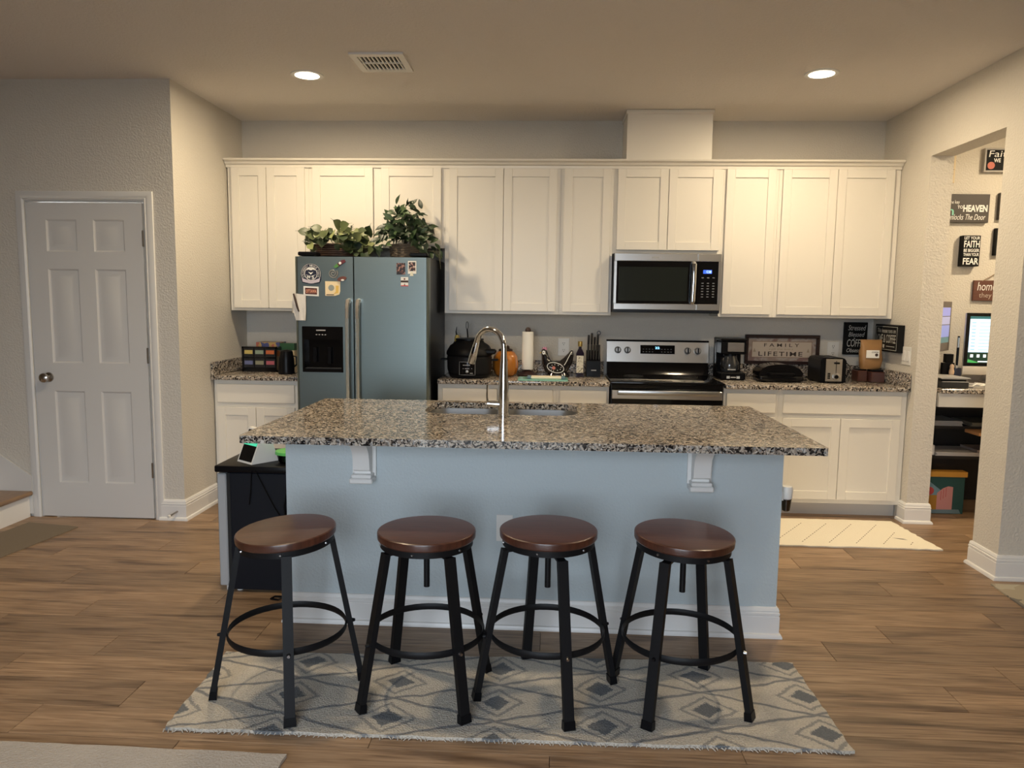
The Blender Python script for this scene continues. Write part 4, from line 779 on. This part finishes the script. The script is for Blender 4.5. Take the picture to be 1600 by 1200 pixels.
# jars and coffee bag
t = T('brown_canister', 'dark brown square canister under the coffee bag, nearest the wall corner', 'canister', (4.70, -.30, Z)); CB = mat('canister_brown', (.06, .020, .014), .3)
P('body', box(4.648, 4.742, -.36, -.26, Z, Z+.075, bev=.004), CB, t); P('lid', box(4.655, 4.735, -.353, -.267, Z+.0755, Z+.09, bev=.004), BLK, t)
t = T('brown_canister', 'dark brown square canister left of the other, behind the toaster cord', 'canister', (4.60, -.25, Z)); P('body', box(4.574, 4.642, -.31, -.20, Z, Z+.080, bev=.004), CB, t); P('lid', box(4.579, 4.637, -.305, -.205, Z+.0805, Z+.09, bev=.003), BLK, t)
t = T('coffee_bag', 'brown paper coffee bag with a white label standing on the canisters', 'bag', (4.665, -.28, Z+.0905)); zb = Z+.0908
vs = []; fs = []; n = 16; rows = [(0, .062, .030), (.02, .070, .040), (.07, .074, .042), (.12, .074, .034), (.16, .073, .018), (.185, .073, .007), (.21, .076, .005)]
for i, (h, rx, ry) in enumerate(rows):
    for k in range(n):
        a = 2*PI*k/n; cc, ss = math.cos(a), math.sin(a); sg = lambda v: math.copysign(abs(v)**.45, v)
        vs.append((4.665+rx*sg(cc)+.003*math.sin(7*k+i*2), -.285+ry*sg(ss)+.004*math.sin(k*5+i*3)*(1 if 0 < i < 5 else 0), zb+h))
for i in range(len(rows)-1): fs += [(i*n+k, i*n+(k+1) % n, (i+1)*n+(k+1) % n, (i+1)*n+k) for k in range(n)]
fs += [tuple(range(n)), tuple((len(rows)-1)*n+k for k in range(n))]
P('paper_bag', B().add(vs, fs), mat('kraft_paper', (.30, .16, .06), .5, bump=.35, bscale=25), t, ang=60)
P('label_front', box(4.615, 4.705, -.335, -.333, zb+.082, zb+.137, M=Matrix.Translation((0, 0, 0))), PAPER, t); text('COFFEE', 4.652, 4.698, zb+.118, zb+.127, FY(-.3356), BLET, t, bold=.02); P('label_dot', B().prism(circ(4.686, zb+.104, .011, 16), -.3358, -.335), BLET, t)
# coffee signs
t = T('coffee_sign', 'black upright sign with white coffee lettering on the back wall', 'sign', (4.655, -.012, 1.09)); P('board', box(4.568, 4.738, -.034, -.012, 1.09, 1.332, bev=.002), mat('sign_black', (.008, .008, .008), .6, spec=.15), t); py = FY(-.0346); SL = mat('sign_letter', (.55, .54, .50), .6)
text('Stressed', 4.596, 4.725, 1.272, 1.310, py, SL, t, shear=.25); text('Blessed', 4.600, 4.718, 1.225, 1.258, py, SL, t, shear=.25); text('&', 4.64, 4.65, 1.206, 1.218, py, SL, t); text('COFFEE', 4.592, 4.728, 1.150, 1.205, py, SL, t, shear=.15); text('Obsessed', 4.592, 4.725, 1.108, 1.138, py, SL, t, shear=.25)
t = T('coffee_sign', 'black box sign with white coffee lettering on the right wall', 'sign', (4.767, -.34, 1.135)); P('board', box(4.745, 4.7885, -.512, -.15, 1.135, 1.325, bev=.002), MATS['sign_black'], t)
PX = lambda x: (lambda a, b_: (x, -a, b_))
q = B().tube([PX(4.7445)(a, b_) for a, b_ in ((.165, 1.150), (.497, 1.150), (.497, 1.310), (.165, 1.310))], .0015, 4, closed=True); P('border_line', q, SL, t)
text('This house runs on', .19, .475, 1.268, 1.298, PX(4.7443), SL, t, shear=.1); text('LOVE & COFFEE', .18, .48, 1.198, 1.256, PX(4.7443), SL, t); P('cup_print', B().add([PX(4.7443)(a, b_) for a, b_ in ((.285, 1.185), (.315, 1.185), (.310, 1.160), (.290, 1.160))], [(0, 1, 2, 3)]), SL, t); P('rule', B().add([PX(4.7443)(a, b_) for a, b_ in ((.34, 1.172), (.47, 1.172), (.47, 1.176), (.34, 1.176))], [(0, 1, 2, 3)]), SL, t)
t = T('light_switch', 'white double rocker switch plate on the right wall', 'light switch', (4.787, -.563, 1.06)); P('plate', box(4.784, 4.7895, -.622, -.503, 1.06, 1.182, bev=.002), WHITE, t)
for yy in (-.592, -.54): P('rocker', box(4.779, 4.7838, yy-.016, yy+.016, 1.085, 1.155, bev=.002), TRIM, t)

# ------------------------------------------------------------------ mini fridge and what stands on it
mf = T('mini_fridge', 'black mini fridge with a grey door edge at the left end of the island', 'fridge', (.97, -1.99, 0)); MB_ = mat('fridge_black', (.006, .008, .013), .4, spec=.25)
P('case', box(.815, 1.178, -2.235, -1.79, .012, .605, bev=.004), MB_, mf); P('door', box(.752, .797, -2.235, -1.79, .030, .600, bev=.005), mat('door_grey', (.42, .44, .46), .4, .2), mf); P('gasket', box(.797, .8145, -2.228, -1.80, .028, .60), VB, mf)
P('top_cap', box(.742, 1.180, -2.242, -1.785, .6055, .640, bev=.008, seg=2), MATS['black_matte'], mf); P('foot', B().cyl((.79, -2.2, .0005), (.79, -2.2, .03), .018).cyl((.84, -2.2, .0005), (.84, -2.2, .012), .016).cyl((1.14, -2.2, .0005), (1.14, -2.2, .012), .016).cyl((.84, -1.83, .0005), (.84, -1.83, .012), .016).cyl((1.14, -1.83, .0005), (1.14, -1.83, .012), .016), WHITE, mf)
P('power_cord', B().tube([(.93, -2.244, .62), (.925, -2.248, .52), (.915, -2.247, .45)], .0025, 6).tube([(.95, -2.244, .62), (.98, -2.247, .56), (1.04, -2.246, .44), (1.09, -2.245, .36)], .0025, 6).tube([(1.16, -2.244, .56), (1.11, -2.246, .545), (1.09, -2.248, .45), (1.10, -2.25, .33), (1.12, -2.26, .2), (1.12, -2.29, .02), (1.08, -2.33, .006), (1.04, -2.32, .006), (1.05, -2.29, .006), (1.15, -2.29, .006)], .0045, 6), BLK, mf)
t = T('smart_display', 'white wedge-shaped smart display with a lit screen on the mini fridge', 'smart display', (.90, -2.16, .6406))
Ms = Matrix.Translation((.868, -2.178, .6412)) @ Matrix.Rotation(math.radians(-37), 4, 'Z') @ Matrix.Rotation(math.radians(0), 4, 'X')
def sd(a, b_, dpt): p = Ms @ Vector((a, dpt+b_*.42, b_)); return (p.x, p.y, p.z)
hw, hh = .066, .165
P('shell', B().add([sd(-hw, 0, 0), sd(hw, 0, 0), sd(hw, hh, 0), sd(-hw, hh, 0), sd(-hw, 0, .155), sd(hw, 0, .155), sd(hw, hh, .022), sd(-hw, hh, .022)], [(0, 1, 2, 3), (7, 6, 5, 4), (0, 4, 5, 1), (1, 5, 6, 2), (2, 6, 7, 3), (3, 7, 4, 0)]), WHITE, t)
sc_ = P('screen', B().add([sd(-hw+.008, .010, -.001), sd(hw-.008, .010, -.001), sd(hw-.008, hh-.008, -.001), sd(-hw+.008, hh-.008, -.001)], [(0, 1, 2, 3)]), BLKG, t)
P('screen_picture', B().add([sd(-hw+.008, .085, -.0018), sd(hw-.008, .085, -.0018), sd(hw-.008, .13, -.0018), sd(-hw+.008, .13, -.0018)], [(0, 1, 2, 3)]), mat('green_screen', (.05, .4, .25), .3, emit=(.06, .55, .32), estr=.9), sc_)
t = T('food_container', 'round glass food container with a bright green lid on the mini fridge', 'container', (1.10, -2.12, .6406))
P('bowl', B().lathe([(0, .0005), (.055, .0005), (.062, .008), (.072, .045), (.069, .045), (.058, .006), (0, .004)], (1.085, -2.12, .6406), 32), thin_glass('bowl_glass', (.75, .85, .80)), t); P('lid', B().lathe([(0, .063), (.06, .062), (.076, .058), (.078, .044), (.0725, .044), (.0725, .052), (0, .053)], (1.085, -2.12, .6406), 32), mat('green_lid', (.12, .50, .12), .4), t)
P('food', B().lathe([(0, .006), (.055, .008), (.062, .03), (.04, .036), (0, .035)], (1.085, -2.12, .6406), 24), mat('dark_food', (.05, .09, .05), .6), t)

# ------------------------------------------------------------------ stools
BOLT = mat('bolt_steel', (.35, .35, .36), .3, 1)
def stool(loc, ang, label, seat_rot, h=.63, gap=True, tilt=(0, 0)):
    t = T('bar_stool', label, 'stool', (*loc, .0135), 'walnut and black metal bar stools'); z0 = 0; R0, R1, ZT = .265, .163, (.555 if gap else .560)
    Rz = Matrix.Rotation(math.radians(ang), 4, 'Z')
    tl = Matrix.Translation((0, 0, h)) @ Euler((math.radians(tilt[0]), math.radians(tilt[1]), math.radians(seat_rot))).to_matrix().to_4x4()
    hz = h-.0125
    tl = Matrix.Translation((0, 0, hz)) @ Euler((math.radians(tilt[0]), math.radians(tilt[1]), math.radians(seat_rot))).to_matrix().to_4x4()
    P('seat', B().lathe([(0, 0), (.08, 0), (.160, 0), (.1735, -.0005), (.1775, -.003), (.1785, -.007), (.1775, -.025), (.174, -.030), (0, -.030)], n=48, M=tl), SEATW, t, local=True, ang=18)
    P('seat_ring', B().lathe([(.150, -.0305), (.168, -.0305), (.168, -.054), (.162, -.054), (.150, -.036)], n=48, M=tl), BMET, t, local=True)
    for k in range(6): p = tl @ Vector((.168*math.cos(k*PI/3+.3), .168*math.sin(k*PI/3+.3), -.042)); p2_ = tl @ Vector((.172*math.cos(k*PI/3+.3), .172*math.sin(k*PI/3+.3), -.042)); P('seat_bolt', B().cyl(p, p2_, .005, .003, 8), BOLT, t, local=True)
    P('screw_rod', B().cyl((0, 0, .40), (0, 0, hz-.031), .011, n=12).cyl((0, 0, ZT-.03), (0, 0, ZT+.008), .02, n=12), BMET, t, local=True)
    br = B()
    for k in range(4):
        a = math.radians(ang+90*k); c, s_ = math.cos(a), math.sin(a)
        P('leg', B().tube([(R0*c, R0*s_, .012), (R1*c, R1*s_, ZT)], [(.0150, .0250)]*2, 4, sq=True, up=(c, s_, 0)), BMET, t, local=True)
        P('foot_cap', B().tube([(R0*c, R0*s_, 0), (R0*c*.985, R0*s_*.985, .03)], [(.020, .030), (.018, .028)], 4, sq=True, up=(c, s_, 0)), BLK, t, local=True)
        br.tube([(R1*c, R1*s_, ZT-.004), (.018*c, .018*s_, ZT+.004)], [(.006, .021)]*2, 4, sq=True, up=(0, 0, 1))
        rr = R0+(R1-R0)*(.235/ZT); P('leg_bolt', B().cyl(((rr+.011)*c, (rr+.011)*s_, .235), ((rr+.022)*c, (rr+.022)*s_, .235), .008, .005, 10), BOLT if k % 2 else BMET, t, local=True)
    P('top_bracket', br, BMET, t, local=True)
    rr = R0+(R1-R0)*(.235/ZT)-.012
    P('foot_ring', B().tube([(rr*math.cos(2*PI*k/48), rr*math.sin(2*PI*k/48), .235) for k in range(48)], [(.013, .004)]*48, 6, closed=True, up=(0, 0, 1)), BMET, t, local=True, ang=50)
    return t
stool((1.4235, -3.1455), 20, 'walnut-seated bar stool at the left, its seat tilted and lowest', 25, .622, False, (0, -4))
stool((1.937, -3.125), 38.5, 'walnut-seated bar stool second from the left, in front of the left corbel', 5, .628)
stool((2.379, -3.094), 17.5, 'walnut-seated bar stool third from the left, hiding the island outlet', 0, .634)
stool((2.868, -3.100), 58, 'walnut-seated bar stool at the right, in front of the right corbel', -28, .632, True, (0, 2))

# ------------------------------------------------------------------ rugs
def rug(name, label, quad, m_, th=.011, cat='rug', nx=40, wob=.004, **kw):
    t = T(name, label, cat, (sum(p[0] for p in quad)/4, sum(p[1] for p in quad)/4, .0005)); rg_ = random.Random(len(label)); pts = []
    for i in range(4):
        a, b_ = Vector(quad[i]), Vector(quad[(i+1) % 4]); nseg = nx if (b_-a).length > 1 else nx//3
        for k in range(nseg): p = a.lerp(b_, k/nseg); pts.append((p.x+rg_.uniform(-wob, wob), p.y+rg_.uniform(-wob, wob)))
    o = P('pile', B().prism(pts, .0006, th, 'Z'), m_, t); return t
RUGM = trellis_mat('trellis_rug', (.66, .60, .51), (.27, .27, .27), (.19, .20, .21), 1.15-2.235, -3.05+3.13, .36, .117, .035, (.15, .42), ring=(.36, .345, .32))
r = rug('patterned_rug', 'cream runner rug with grey diamonds under the bar stools', [(1.095, -3.430), (3.386, -3.400), (3.376, -2.800), (1.070, -2.880)], RUGM, .0118, nx=60)
fb = B(); rg_ = random.Random(5)
for k in range(150):
    f = k/150; x = 1.095+2.29*f; y = -3.430+.03*f; fb.tube([(x, y, .006), (x+rg_.uniform(-.01, .01), y-rg_.uniform(.006, .016), .003)], [.003, .0015], 4)
P('edge_tufts', fb, mat('tuft_cream', (.48, .45, .40), 1), r, kind='stuff')
rug('area_rug', 'pale beige rug corner at the bottom left, nearest the camera', [(-1.2, -5.2), (1.60, -5.24), (1.555, -3.547), (-1.2, -3.53)], mat('beige_rug', (.46, .42, .38), 1, bump=.7, bscale=140, var=.12, vscale=5), .012, wob=.003)
rug('runner_mat', 'white kitchen runner with dashed diagonal lines right of the island', [(2.0, -1.262), (4.745, -1.275), (4.700, -.690), (2.0, -.690)], None or mat('white_runner', (.82, .76, .62), .9, bump=.5, bscale=150), .008, nx=60, wob=.006)
rn = [o for o in COL.objects if o.name.startswith('runner_mat')][0]
q = B(); cyc = [(2.3+.163*k) for k in range(16)]
for x in cyc:
    for k in range(13):
        f = k/13; xa, ya = x+.30*f-.15, -1.20+.42*f; f2 = (k+.55)/13; xb, yb = x+.30*f2-.15, -1.20+.42*f2
        if xb > 4.66-.05*f: continue
        q.add([(xa-.003, ya, .0082), (xa+.003, ya, .0082), (xb+.003, yb, .0082), (xb-.003, yb, .0082)], [(0, 1, 2, 3)])
P('stitch_lines', q, mat('stitch_brown', (.14, .09, .05), .9), rn)
P('stain', B().add([(4.54, -1.07, .0083), (4.57, -1.09, .0083), (4.62, -1.11, .0083), (4.60, -1.085, .0083)], [(0, 1, 2, 3)]), mat('stain_dark', (.02, .016, .012), .9), rn)
rug('floor_mat', 'thin brown-grey door mat on the floor by the stairs', [(-1.02, -1.86), (-.66, -1.875), (-.585, -1.30), (-.95, -1.24)], mat('mat_taupe', (.20, .16, .115), .9, bump=.3, bscale=200), .007, wob=.002)
rug('side_rug', 'beige rug with grey patches at the right edge', [(4.716, -1.822), (6.6, -1.822), (6.6, -3.2), (4.62, -3.2)], print_mat('side_rug_print', [(0, (.17, .15, .13)), (.46, (.36, .31, .23)), (.62, (.42, .38, .30))], 5, rough=1), .008, wob=.002)

# ------------------------------------------------------------------ office behind the opening
dk = T('office_desk', 'granite-topped built-in desk with a cream apron in the office nook', 'desk', (5.9, -.35, 0))
P('top', box(4.965, 7.6, -.70, -.003, .884, CT, bev=.004), GRAN, dk); P('apron', box(4.97, 7.58, -.665, -.64, .79, .883), OFFW, dk); P('end_panel', box(7.55, 7.6, -.64, -.01, .001, .883), OFFW, dk)
sh = T('under_desk_shelf', 'black shelf unit loaded with papers under the office desk', 'shelf', (5.7, -.2, 0)); BW = mat('black_wood', (.010, .009, .009), .5)
P('back', box(4.99, 6.4, -.03, -.012, .002, .87), BW, sh)
for z in (.385, .60, .74): P('shelf_board', box(5.02, 6.38, -.38, -.0305, z, z+.018), BW, sh)
P('side', B().box(4.99, 5.0195, -.38, -.0305, .002, .87), BW, sh); P('side', B().box(6.381, 6.41, -.38, -.0305, .002, .87), BW, sh)
def stack(x0, x1, y0, y1, z0, n, label, m_, nm='paper_stack'):
    t = T(nm, label, 'papers', ((x0+x1)/2, (y0+y1)/2, z0)); rr = random.Random(n)
    for k in range(n): dx = rr.uniform(-.012, .012); P('sheet', box(x0+dx, x1+dx, y0, y1, z0+.0006+k*.009, z0+.0076+k*.009), m_, t)
GP = mat('grey_paper', (.42, .40, .37), .8)
stack(5.04, 5.30, -.375, -.1, .618, 4, 'grey paper pile on the upper black shelf, at the left', GP); stack(5.36, 5.72, -.375, -.1, .618, 3, 'beige folder pile on the upper black shelf, at the right', mat('folder', (.26, .23, .17), .8))
stack(5.13, 5.50, -.378, -.12, .403, 3, 'white paper pile on the lower black shelf under the desk', mat('shelf_paper', (.6, .56, .52), .8)); stack(5.40, 5.75, -.374, -.15, .4305, 2, 'pinkish envelopes lying on the white papers of the lower shelf', mat('envelope', (.45, .37, .33), .8))
t = T('white_bottle', 'small white bottle at the left of the lower black shelf', 'bottle', (5.095, -.34, .4035)); P('body', box(5.07, 5.122, -.365, -.31, .4036, .475, bev=.004), PAPER, t); P('cap', B().lathe([(.02, .0722), (.02, .095), (0, .096)], (5.096, -.338, .4035), 14), BLK, t)
t = T('wooden_tray', 'wooden tray edge jutting out beneath the office desk', 'tray', (5.5, -.52, .60)); P('board', box(5.285, 5.75, -.60, -.42, .585, .607, bev=.003), mat('orange_wood', (.55, .28, .12), .5), t); P('rail', B().box(5.70, 5.715, -.58, -.44, .607, .789), BW, t)
# storage bin with coloured print
t = T('storage_bin', 'colourful fabric storage bin with a yellow rim under the desk', 'bin', (5.12, -.3, 0)); yb = -.45; x0, x1 = 4.99, 5.300
P('body', box(x0, x1, yb, -.39, .003, .265), mat('bin_teal', (.012, .06, .055), .7), t)
P('rim', box(x0-.001, x1+.012, yb-.008, -.389, .268, .305), mat('bin_yellow', (.5, .24, .03), .6), t)
def bp_(o, m_, th): P('print', B().prism(o, yb-th, yb), m_, t)
bp_([(x0, .18), (x0+.04, .255), (x0+.17, .155), (x0+.15, .13), (x0, .13)], mat('bin_blue', (.14, .24, .28), .7), .001); bp_(circ(x0+.075, .165, .028), mat('bin_red', (.42, .05, .05), .7), .0016); bp_([(x0, .03), (x0, .135), (x0+.125, .135), (x0+.125, .03)], mat('bin_gold', (.36, .17, .02), .7), .0020)
bp_([(x0+.125, .03), (x0+.125, .15), (x0+.165, .185), (x0+.20, .20), (x0+.232, .195), (x0+.232, .03)], mat('bin_pink', (.5, .22, .2), .7), .0024); bp_([(x0, .005), (x0, .03), (x0+.28, .034), (x0+.295, .005)], mat('bin_bluegrey', (.13, .19, .21), .7), .0028)
for k in range(3): bp_([(x0+.150+k*.017, .10+.012*k), (x0+.153+k*.017, .10+.012*k), (x0+.153+k*.017, .165+.012*k), (x0+.150+k*.017, .165+.012*k)], mat('bin_red', (.42, .05, .05), .7), .003)
# computers
t = T('desktop_computer', 'slim desktop computer showing a white page on a green wallpaper', 'computer', (5.60, -.22, CT)); x0, x1, y0 = 5.330, 5.860, -.25
P('housing', box(x0, x1, y0, y0+.018, 1.036, 1.416, bev=.006, seg=2), mat('alu', (.62, .60, .57), .35, .6), t); P('chin', box(x0, x1, y0-.001, y0+.017, .972, 1.0355, bev=.005, seg=2), mat('alu_light', (.72, .68, .62), .4, .3), t)
P('stand', B().prism([(y0+.019, 1.05), (y0+.04, 1.05), (y0+.13, CT+.001), (y0+.0, CT+.001), (y0+.0, CT+.007), (y0+.09, CT+.01)], 5.52, 5.67, 'X'), MATS['alu'], t)
P('bezel', box(x0+.002, x1-.002, y0-.0018, y0-.0002, 1.037, 1.414), BLKG, t)
scn = P('screen', box(x0+.026, x1-.026, y0-.0026, y0-.0018, 1.058, 1.392), mat('wallpaper', (.01, .03, .02), .3, emit=(.006, .022, .014), estr=1), t)
P('window_page', box(x0+.028, x1-.10, y0-.0034, y0-.0026, 1.135, 1.372), mat('page_glow', (.6, .75, .9), .3, emit=(.50, .72, .95), estr=1.0), scn); P('menu_bar', box(x0+.028, x1-.03, y0-.0034, y0-.0026, 1.372, 1.390), mat('menu_teal', (.02, .1, .1), .3, emit=(.03, .10, .11), estr=1), scn)
q = B()
for k in range(9): q.box(x0+.095, x1-.20, y0-.004, y0-.0034, 1.15+k*.024, 1.154+k*.024); q.box(x0+.042, x0+.07, y0-.004, y0-.0034, 1.15+k*.024, 1.158+k*.024)
P('page_lines', q, mat('line_glow', (.3, .45, .6), .3, emit=(.26, .42, .6), estr=1), scn)
q = B()
for k in range(8): q.box(x0+.045+k*.045, x0+.065+k*.045, y0-.0034, y0-.0026, 1.098, 1.120)
q.box(x0+.10, x1-.05, y0-.0034, y0-.0026, 1.064, 1.073)
P('dock_icons', q, mat('icon_glow', (.7, .75, .8), .3, emit=(.6, .68, .72), estr=1), scn)
P('wallpaper_leaf', B().prism([(x0+.028, 1.062), (x0+.030, 1.085), (x0+.075, 1.072), (x0+.11, 1.060), (x0+.07, 1.059)], y0-.0032, y0-.0026), mat('leaf_glow', (.05, .3, .08), .3, emit=(.05, .28, .07), estr=1), scn)
t = T('side_monitor', 'angled monitor with a bluish picture at the left of the office desk', 'monitor', (5.12, -.30, CT)); a0 = Vector((4.99, -.48)); a1 = Vector((5.275, -.125)); dd = (a1-a0).normalized(); nr = Vector((dd.y, -dd.x))
def mo(u, z, d_): p = a0.lerp(a1, u)+nr*d_; return (p.x, p.y, z)
def mq(u0, u1, z0, z1, d_): return [mo(u0, z0, d_), mo(u1, z0, d_), mo(u1, z1, d_), mo(u0, z1, d_)]
P('panel', B().add(mq(0, 1, 1.140, 1.492, .012)+mq(0, 1, 1.140, 1.492, 0), [(0, 1, 2, 3), (7, 6, 5, 4), (0, 4, 5, 1), (1, 5, 6, 2), (2, 6, 7, 3), (3, 7, 4, 0)]), mat('monitor_grey', (.16, .14, .13), .5), t)
for z0_, z1_, c in ((1.39, 1.45, (.22, .23, .50)), (1.33, 1.385, (.30, .30, .45)), (1.24, 1.325, (.20, .23, .48)), (1.20, 1.238, (.08, .16, .16))): P('picture', B().add(mq(.05, .93, z0_, z1_, .0128), [(0, 1, 2, 3)]), mat('pic%d' % int(z0_*100), c, .4, emit=c, estr=.8), t)
P('stand', B().cyl((5.13, -.29, CT+.0005), (5.13, -.29, CT+.012), .06).cyl((5.12, -.285, CT+.012), (5.12, -.285, 1.16), .012), BLK, t)
t = T('printer', 'low dark grey printer on the office desk in front of the monitor', 'printer', (5.09, -.52, CT)); P('base_shell', box(4.995, 5.175, -.635, -.36, CT+.0006, CT+.045, bev=.005), DGREY, t); P('tray_lid', box(4.995, 5.160, -.63, -.37, CT+.0455, CT+.062, bev=.003), BLK, t); P('top_edge', box(4.995, 5.19, -.62, -.36, CT+.0625, CT+.068), mat('pale_edge', (.45, .44, .43), .4), t)
t = T('tablet_pen', 'dark stylus standing upright in the pot left of the computer', 'pen', (5.275, -.2, .99)); P('barrel', B().tube([(5.262, -.3, CT+.115), (5.262, -.3, 1.13), (5.262, -.3, 1.25)], [.008, .009, .008], 8), BLK, t); P('tip', B().tube([(5.262, -.301, 1.17), (5.262, -.303, 1.24)], .0085, 8), mat('pen_grey', (.4, .42, .42), .3, .7), t)
t = T('pen_pot', 'dark pot of small desk items beside the computer', 'pot', (5.24, -.3, CT)); P('pot', B().lathe([(0, .0005), (.035, .0005), (.038, .11), (.034, .11), (.03, .006), (0, .006)], (5.255, -.3, CT), 20), NAVY, t); P('eraser', box(5.238, 5.252, -.335, -.32, CT+.111, CT+.13), GP, t)
t = T('desk_organizer', 'black desk organizer with a beige figurine in it, below the side monitor', 'organizer', (5.15, -.33, CT)); P('case', B().box(5.135, 5.215, -.36, -.33, CT+.069, CT+.15).box(5.165, 5.215, -.34, -.30, CT+.15, CT+.21), BLK, t); P('figure', B().lathe([(0, 0), (.016, 0), (.018, .02), (.012, .045), (.015, .055), (.010, .07), (0, .074)], (5.19, -.375, CT+.0695), 14), mat('beige_figure', (.6, .42, .28), .5), t)
t = T('cable_pile', 'tangle of white cables on the office desk right of the printer', 'cables', (5.29, -.55, CT)); rr = random.Random(2); q = B()
for k in range(7): q.tube([(5.20+rr.uniform(0, .2), -.62+rr.uniform(0, .15), CT+.006+.02*rr.random()) for _ in range(3)]+[(5.5, -.55+rr.uniform(-.05, .05), CT+.008)], .004, 6)
P('cable', q, PAPER, t); P('pad', box(5.22, 5.5, -.60, -.45, CT+.0006, CT+.005), GP, t)
# wall signs
SB = mat('sign_brown_black', (.045, .036, .032), .5); SK = mat('sign_black', (.012, .012, .012), .5)
def wsign(nm, label, x0, x1, z0, z1, m_, th=.03):
    t = T(nm, label, 'sign', ((x0+x1)/2, -.003, z0), 'word signs on the office wall'); P('board', box(x0, x1, -.003-th, -.003, z0, z1, bev=.002), m_, t); return t, FY(-.0037-th)
t, py = wsign('word_sign', 'wide dark sign about the key to heaven on the office wall', 5.06, 5.548, 2.068, 2.272, SB)
text('Faith', 5.09, 5.298, 2.12, 2.185, py, TEALLET, t, bold=.01); text('the key', 5.262, 5.335, 2.195, 2.228, py, WLET, t); text('TO', 5.322, 5.36, 2.168, 2.190, py, WLET, t, bold=.02); text('HEAVEN', 5.363, 5.535, 2.145, 2.195, py, WLET, t, bold=.04); text('unlocks The Door', 5.262, 5.525, 2.088, 2.128, py, WLET, t, shear=.35)
t, py = wsign('word_sign', 'black upright sign reading let your faith be bigger than your fear', 5.368, 5.492, 1.752, 1.974, SK, .055)
for s_, a, b_, c, e in (('LET YOUR', 5.376, 5.486, 1.945, 1.967), ('FAITH', 5.376, 5.486, 1.888, 1.937), ('BE BIGGER', 5.376, 5.486, 1.855, 1.878), ('THAN YOUR', 5.376, 5.486, 1.825, 1.848), ('FEAR', 5.376, 5.486, 1.765, 1.812)): text(s_, a, b_, c, e, py, WLET, t, bold=.02)
t, py = wsign('word_sign', 'brown wooden sign hung on a cord, reading home is', 5.488, 5.80, 1.502, 1.652, mat('barn_brown', (.12, .045, .03), .6, var=.4, vscale=3, stretch=(1, 1, 18)), .018)
text('home is', 5.515, 5.70, 1.578, 1.640, py, WLET, t, shear=.15); text('they love', 5.530, 5.72, 1.515, 1.562, py, mat('faded_letter', (.5, .42, .36), .6), t)
P('cord', B().tube([(5.545, -.022, 1.645), (5.64, -.012, 1.70), (5.735, -.022, 1.645)], .003, 6), mat('twine', (.25, .17, .1), .8), t)
t, py = wsign('word_sign', 'grey-framed black sign with an orange ornament, highest on the office wall', 5.487, 5.85, 2.428, 2.598, mat('sign_frame_grey', (.35, .33, .31), .5), .03); P('panel', box(5.500, 5.838, -.0338, -.033, 2.441, 2.586), SK, t); py = FY(-.0345)
text('Faith', 5.515, 5.68, 2.535, 2.58, py, WLET, t, shear=.1); text('WE', 5.552, 5.60, 2.497, 2.525, py, WLET, t, bold=.03)
P('ornament', B().prism(circ(5.535, 2.475, .026), -.0348, -.0339), mat('ornament_orange', (.5, .1, .05), .5), t)
t, py = wsign('word_sign', 'cream plank sign with brown marks near the opening jamb', 5.12, 5.292, 2.352, 2.560, mat('sign_cream_plank', (.70, .58, .38), .6), .02)
q = B()
for k in range(5): q.box(5.235+.011*k, 5.240+.011*k, -.0238, -.023, 2.545, 2.549); q.box(5.235+.011*k, 5.240+.011*k, -.0238, -.023, 2.445, 2.449)
P('dots', q, BLET, t); text('&', 5.245, 5.278, 2.50, 2.535, py, BLET, t); text('R', 5.252, 5.276, 2.46, 2.487, py, TANLET, t); text('co', 5.24, 5.28, 2.405, 2.43, py, BLET, t); text('R', 5.25, 5.272, 2.37, 2.395, py, TANLET, t)
t, py = wsign('word_sign', 'narrow dark brown sign edge right of the heaven sign', 5.618, 5.80, 2.092, 2.284, SB)
t, py = wsign('word_sign', 'black sign partly behind the near jamb, right of the faith and fear sign', 5.607, 5.80, 1.834, 2.030, SK); text('L', 5.647, 5.675, 1.955, 2.005, py, WLET, t); text('a', 5.645, 5.658, 1.90, 1.918, py, WLET, t)
t, py = wsign('word_sign', 'small wood-edged sign showing beside the far jamb', 5.12, 5.270, 1.618, 1.745, mat('sign_wood', (.33, .17, .06), .5), .02); P('panel', box(5.13, 5.258, -.0238, -.023, 1.628, 1.735), SK, t)
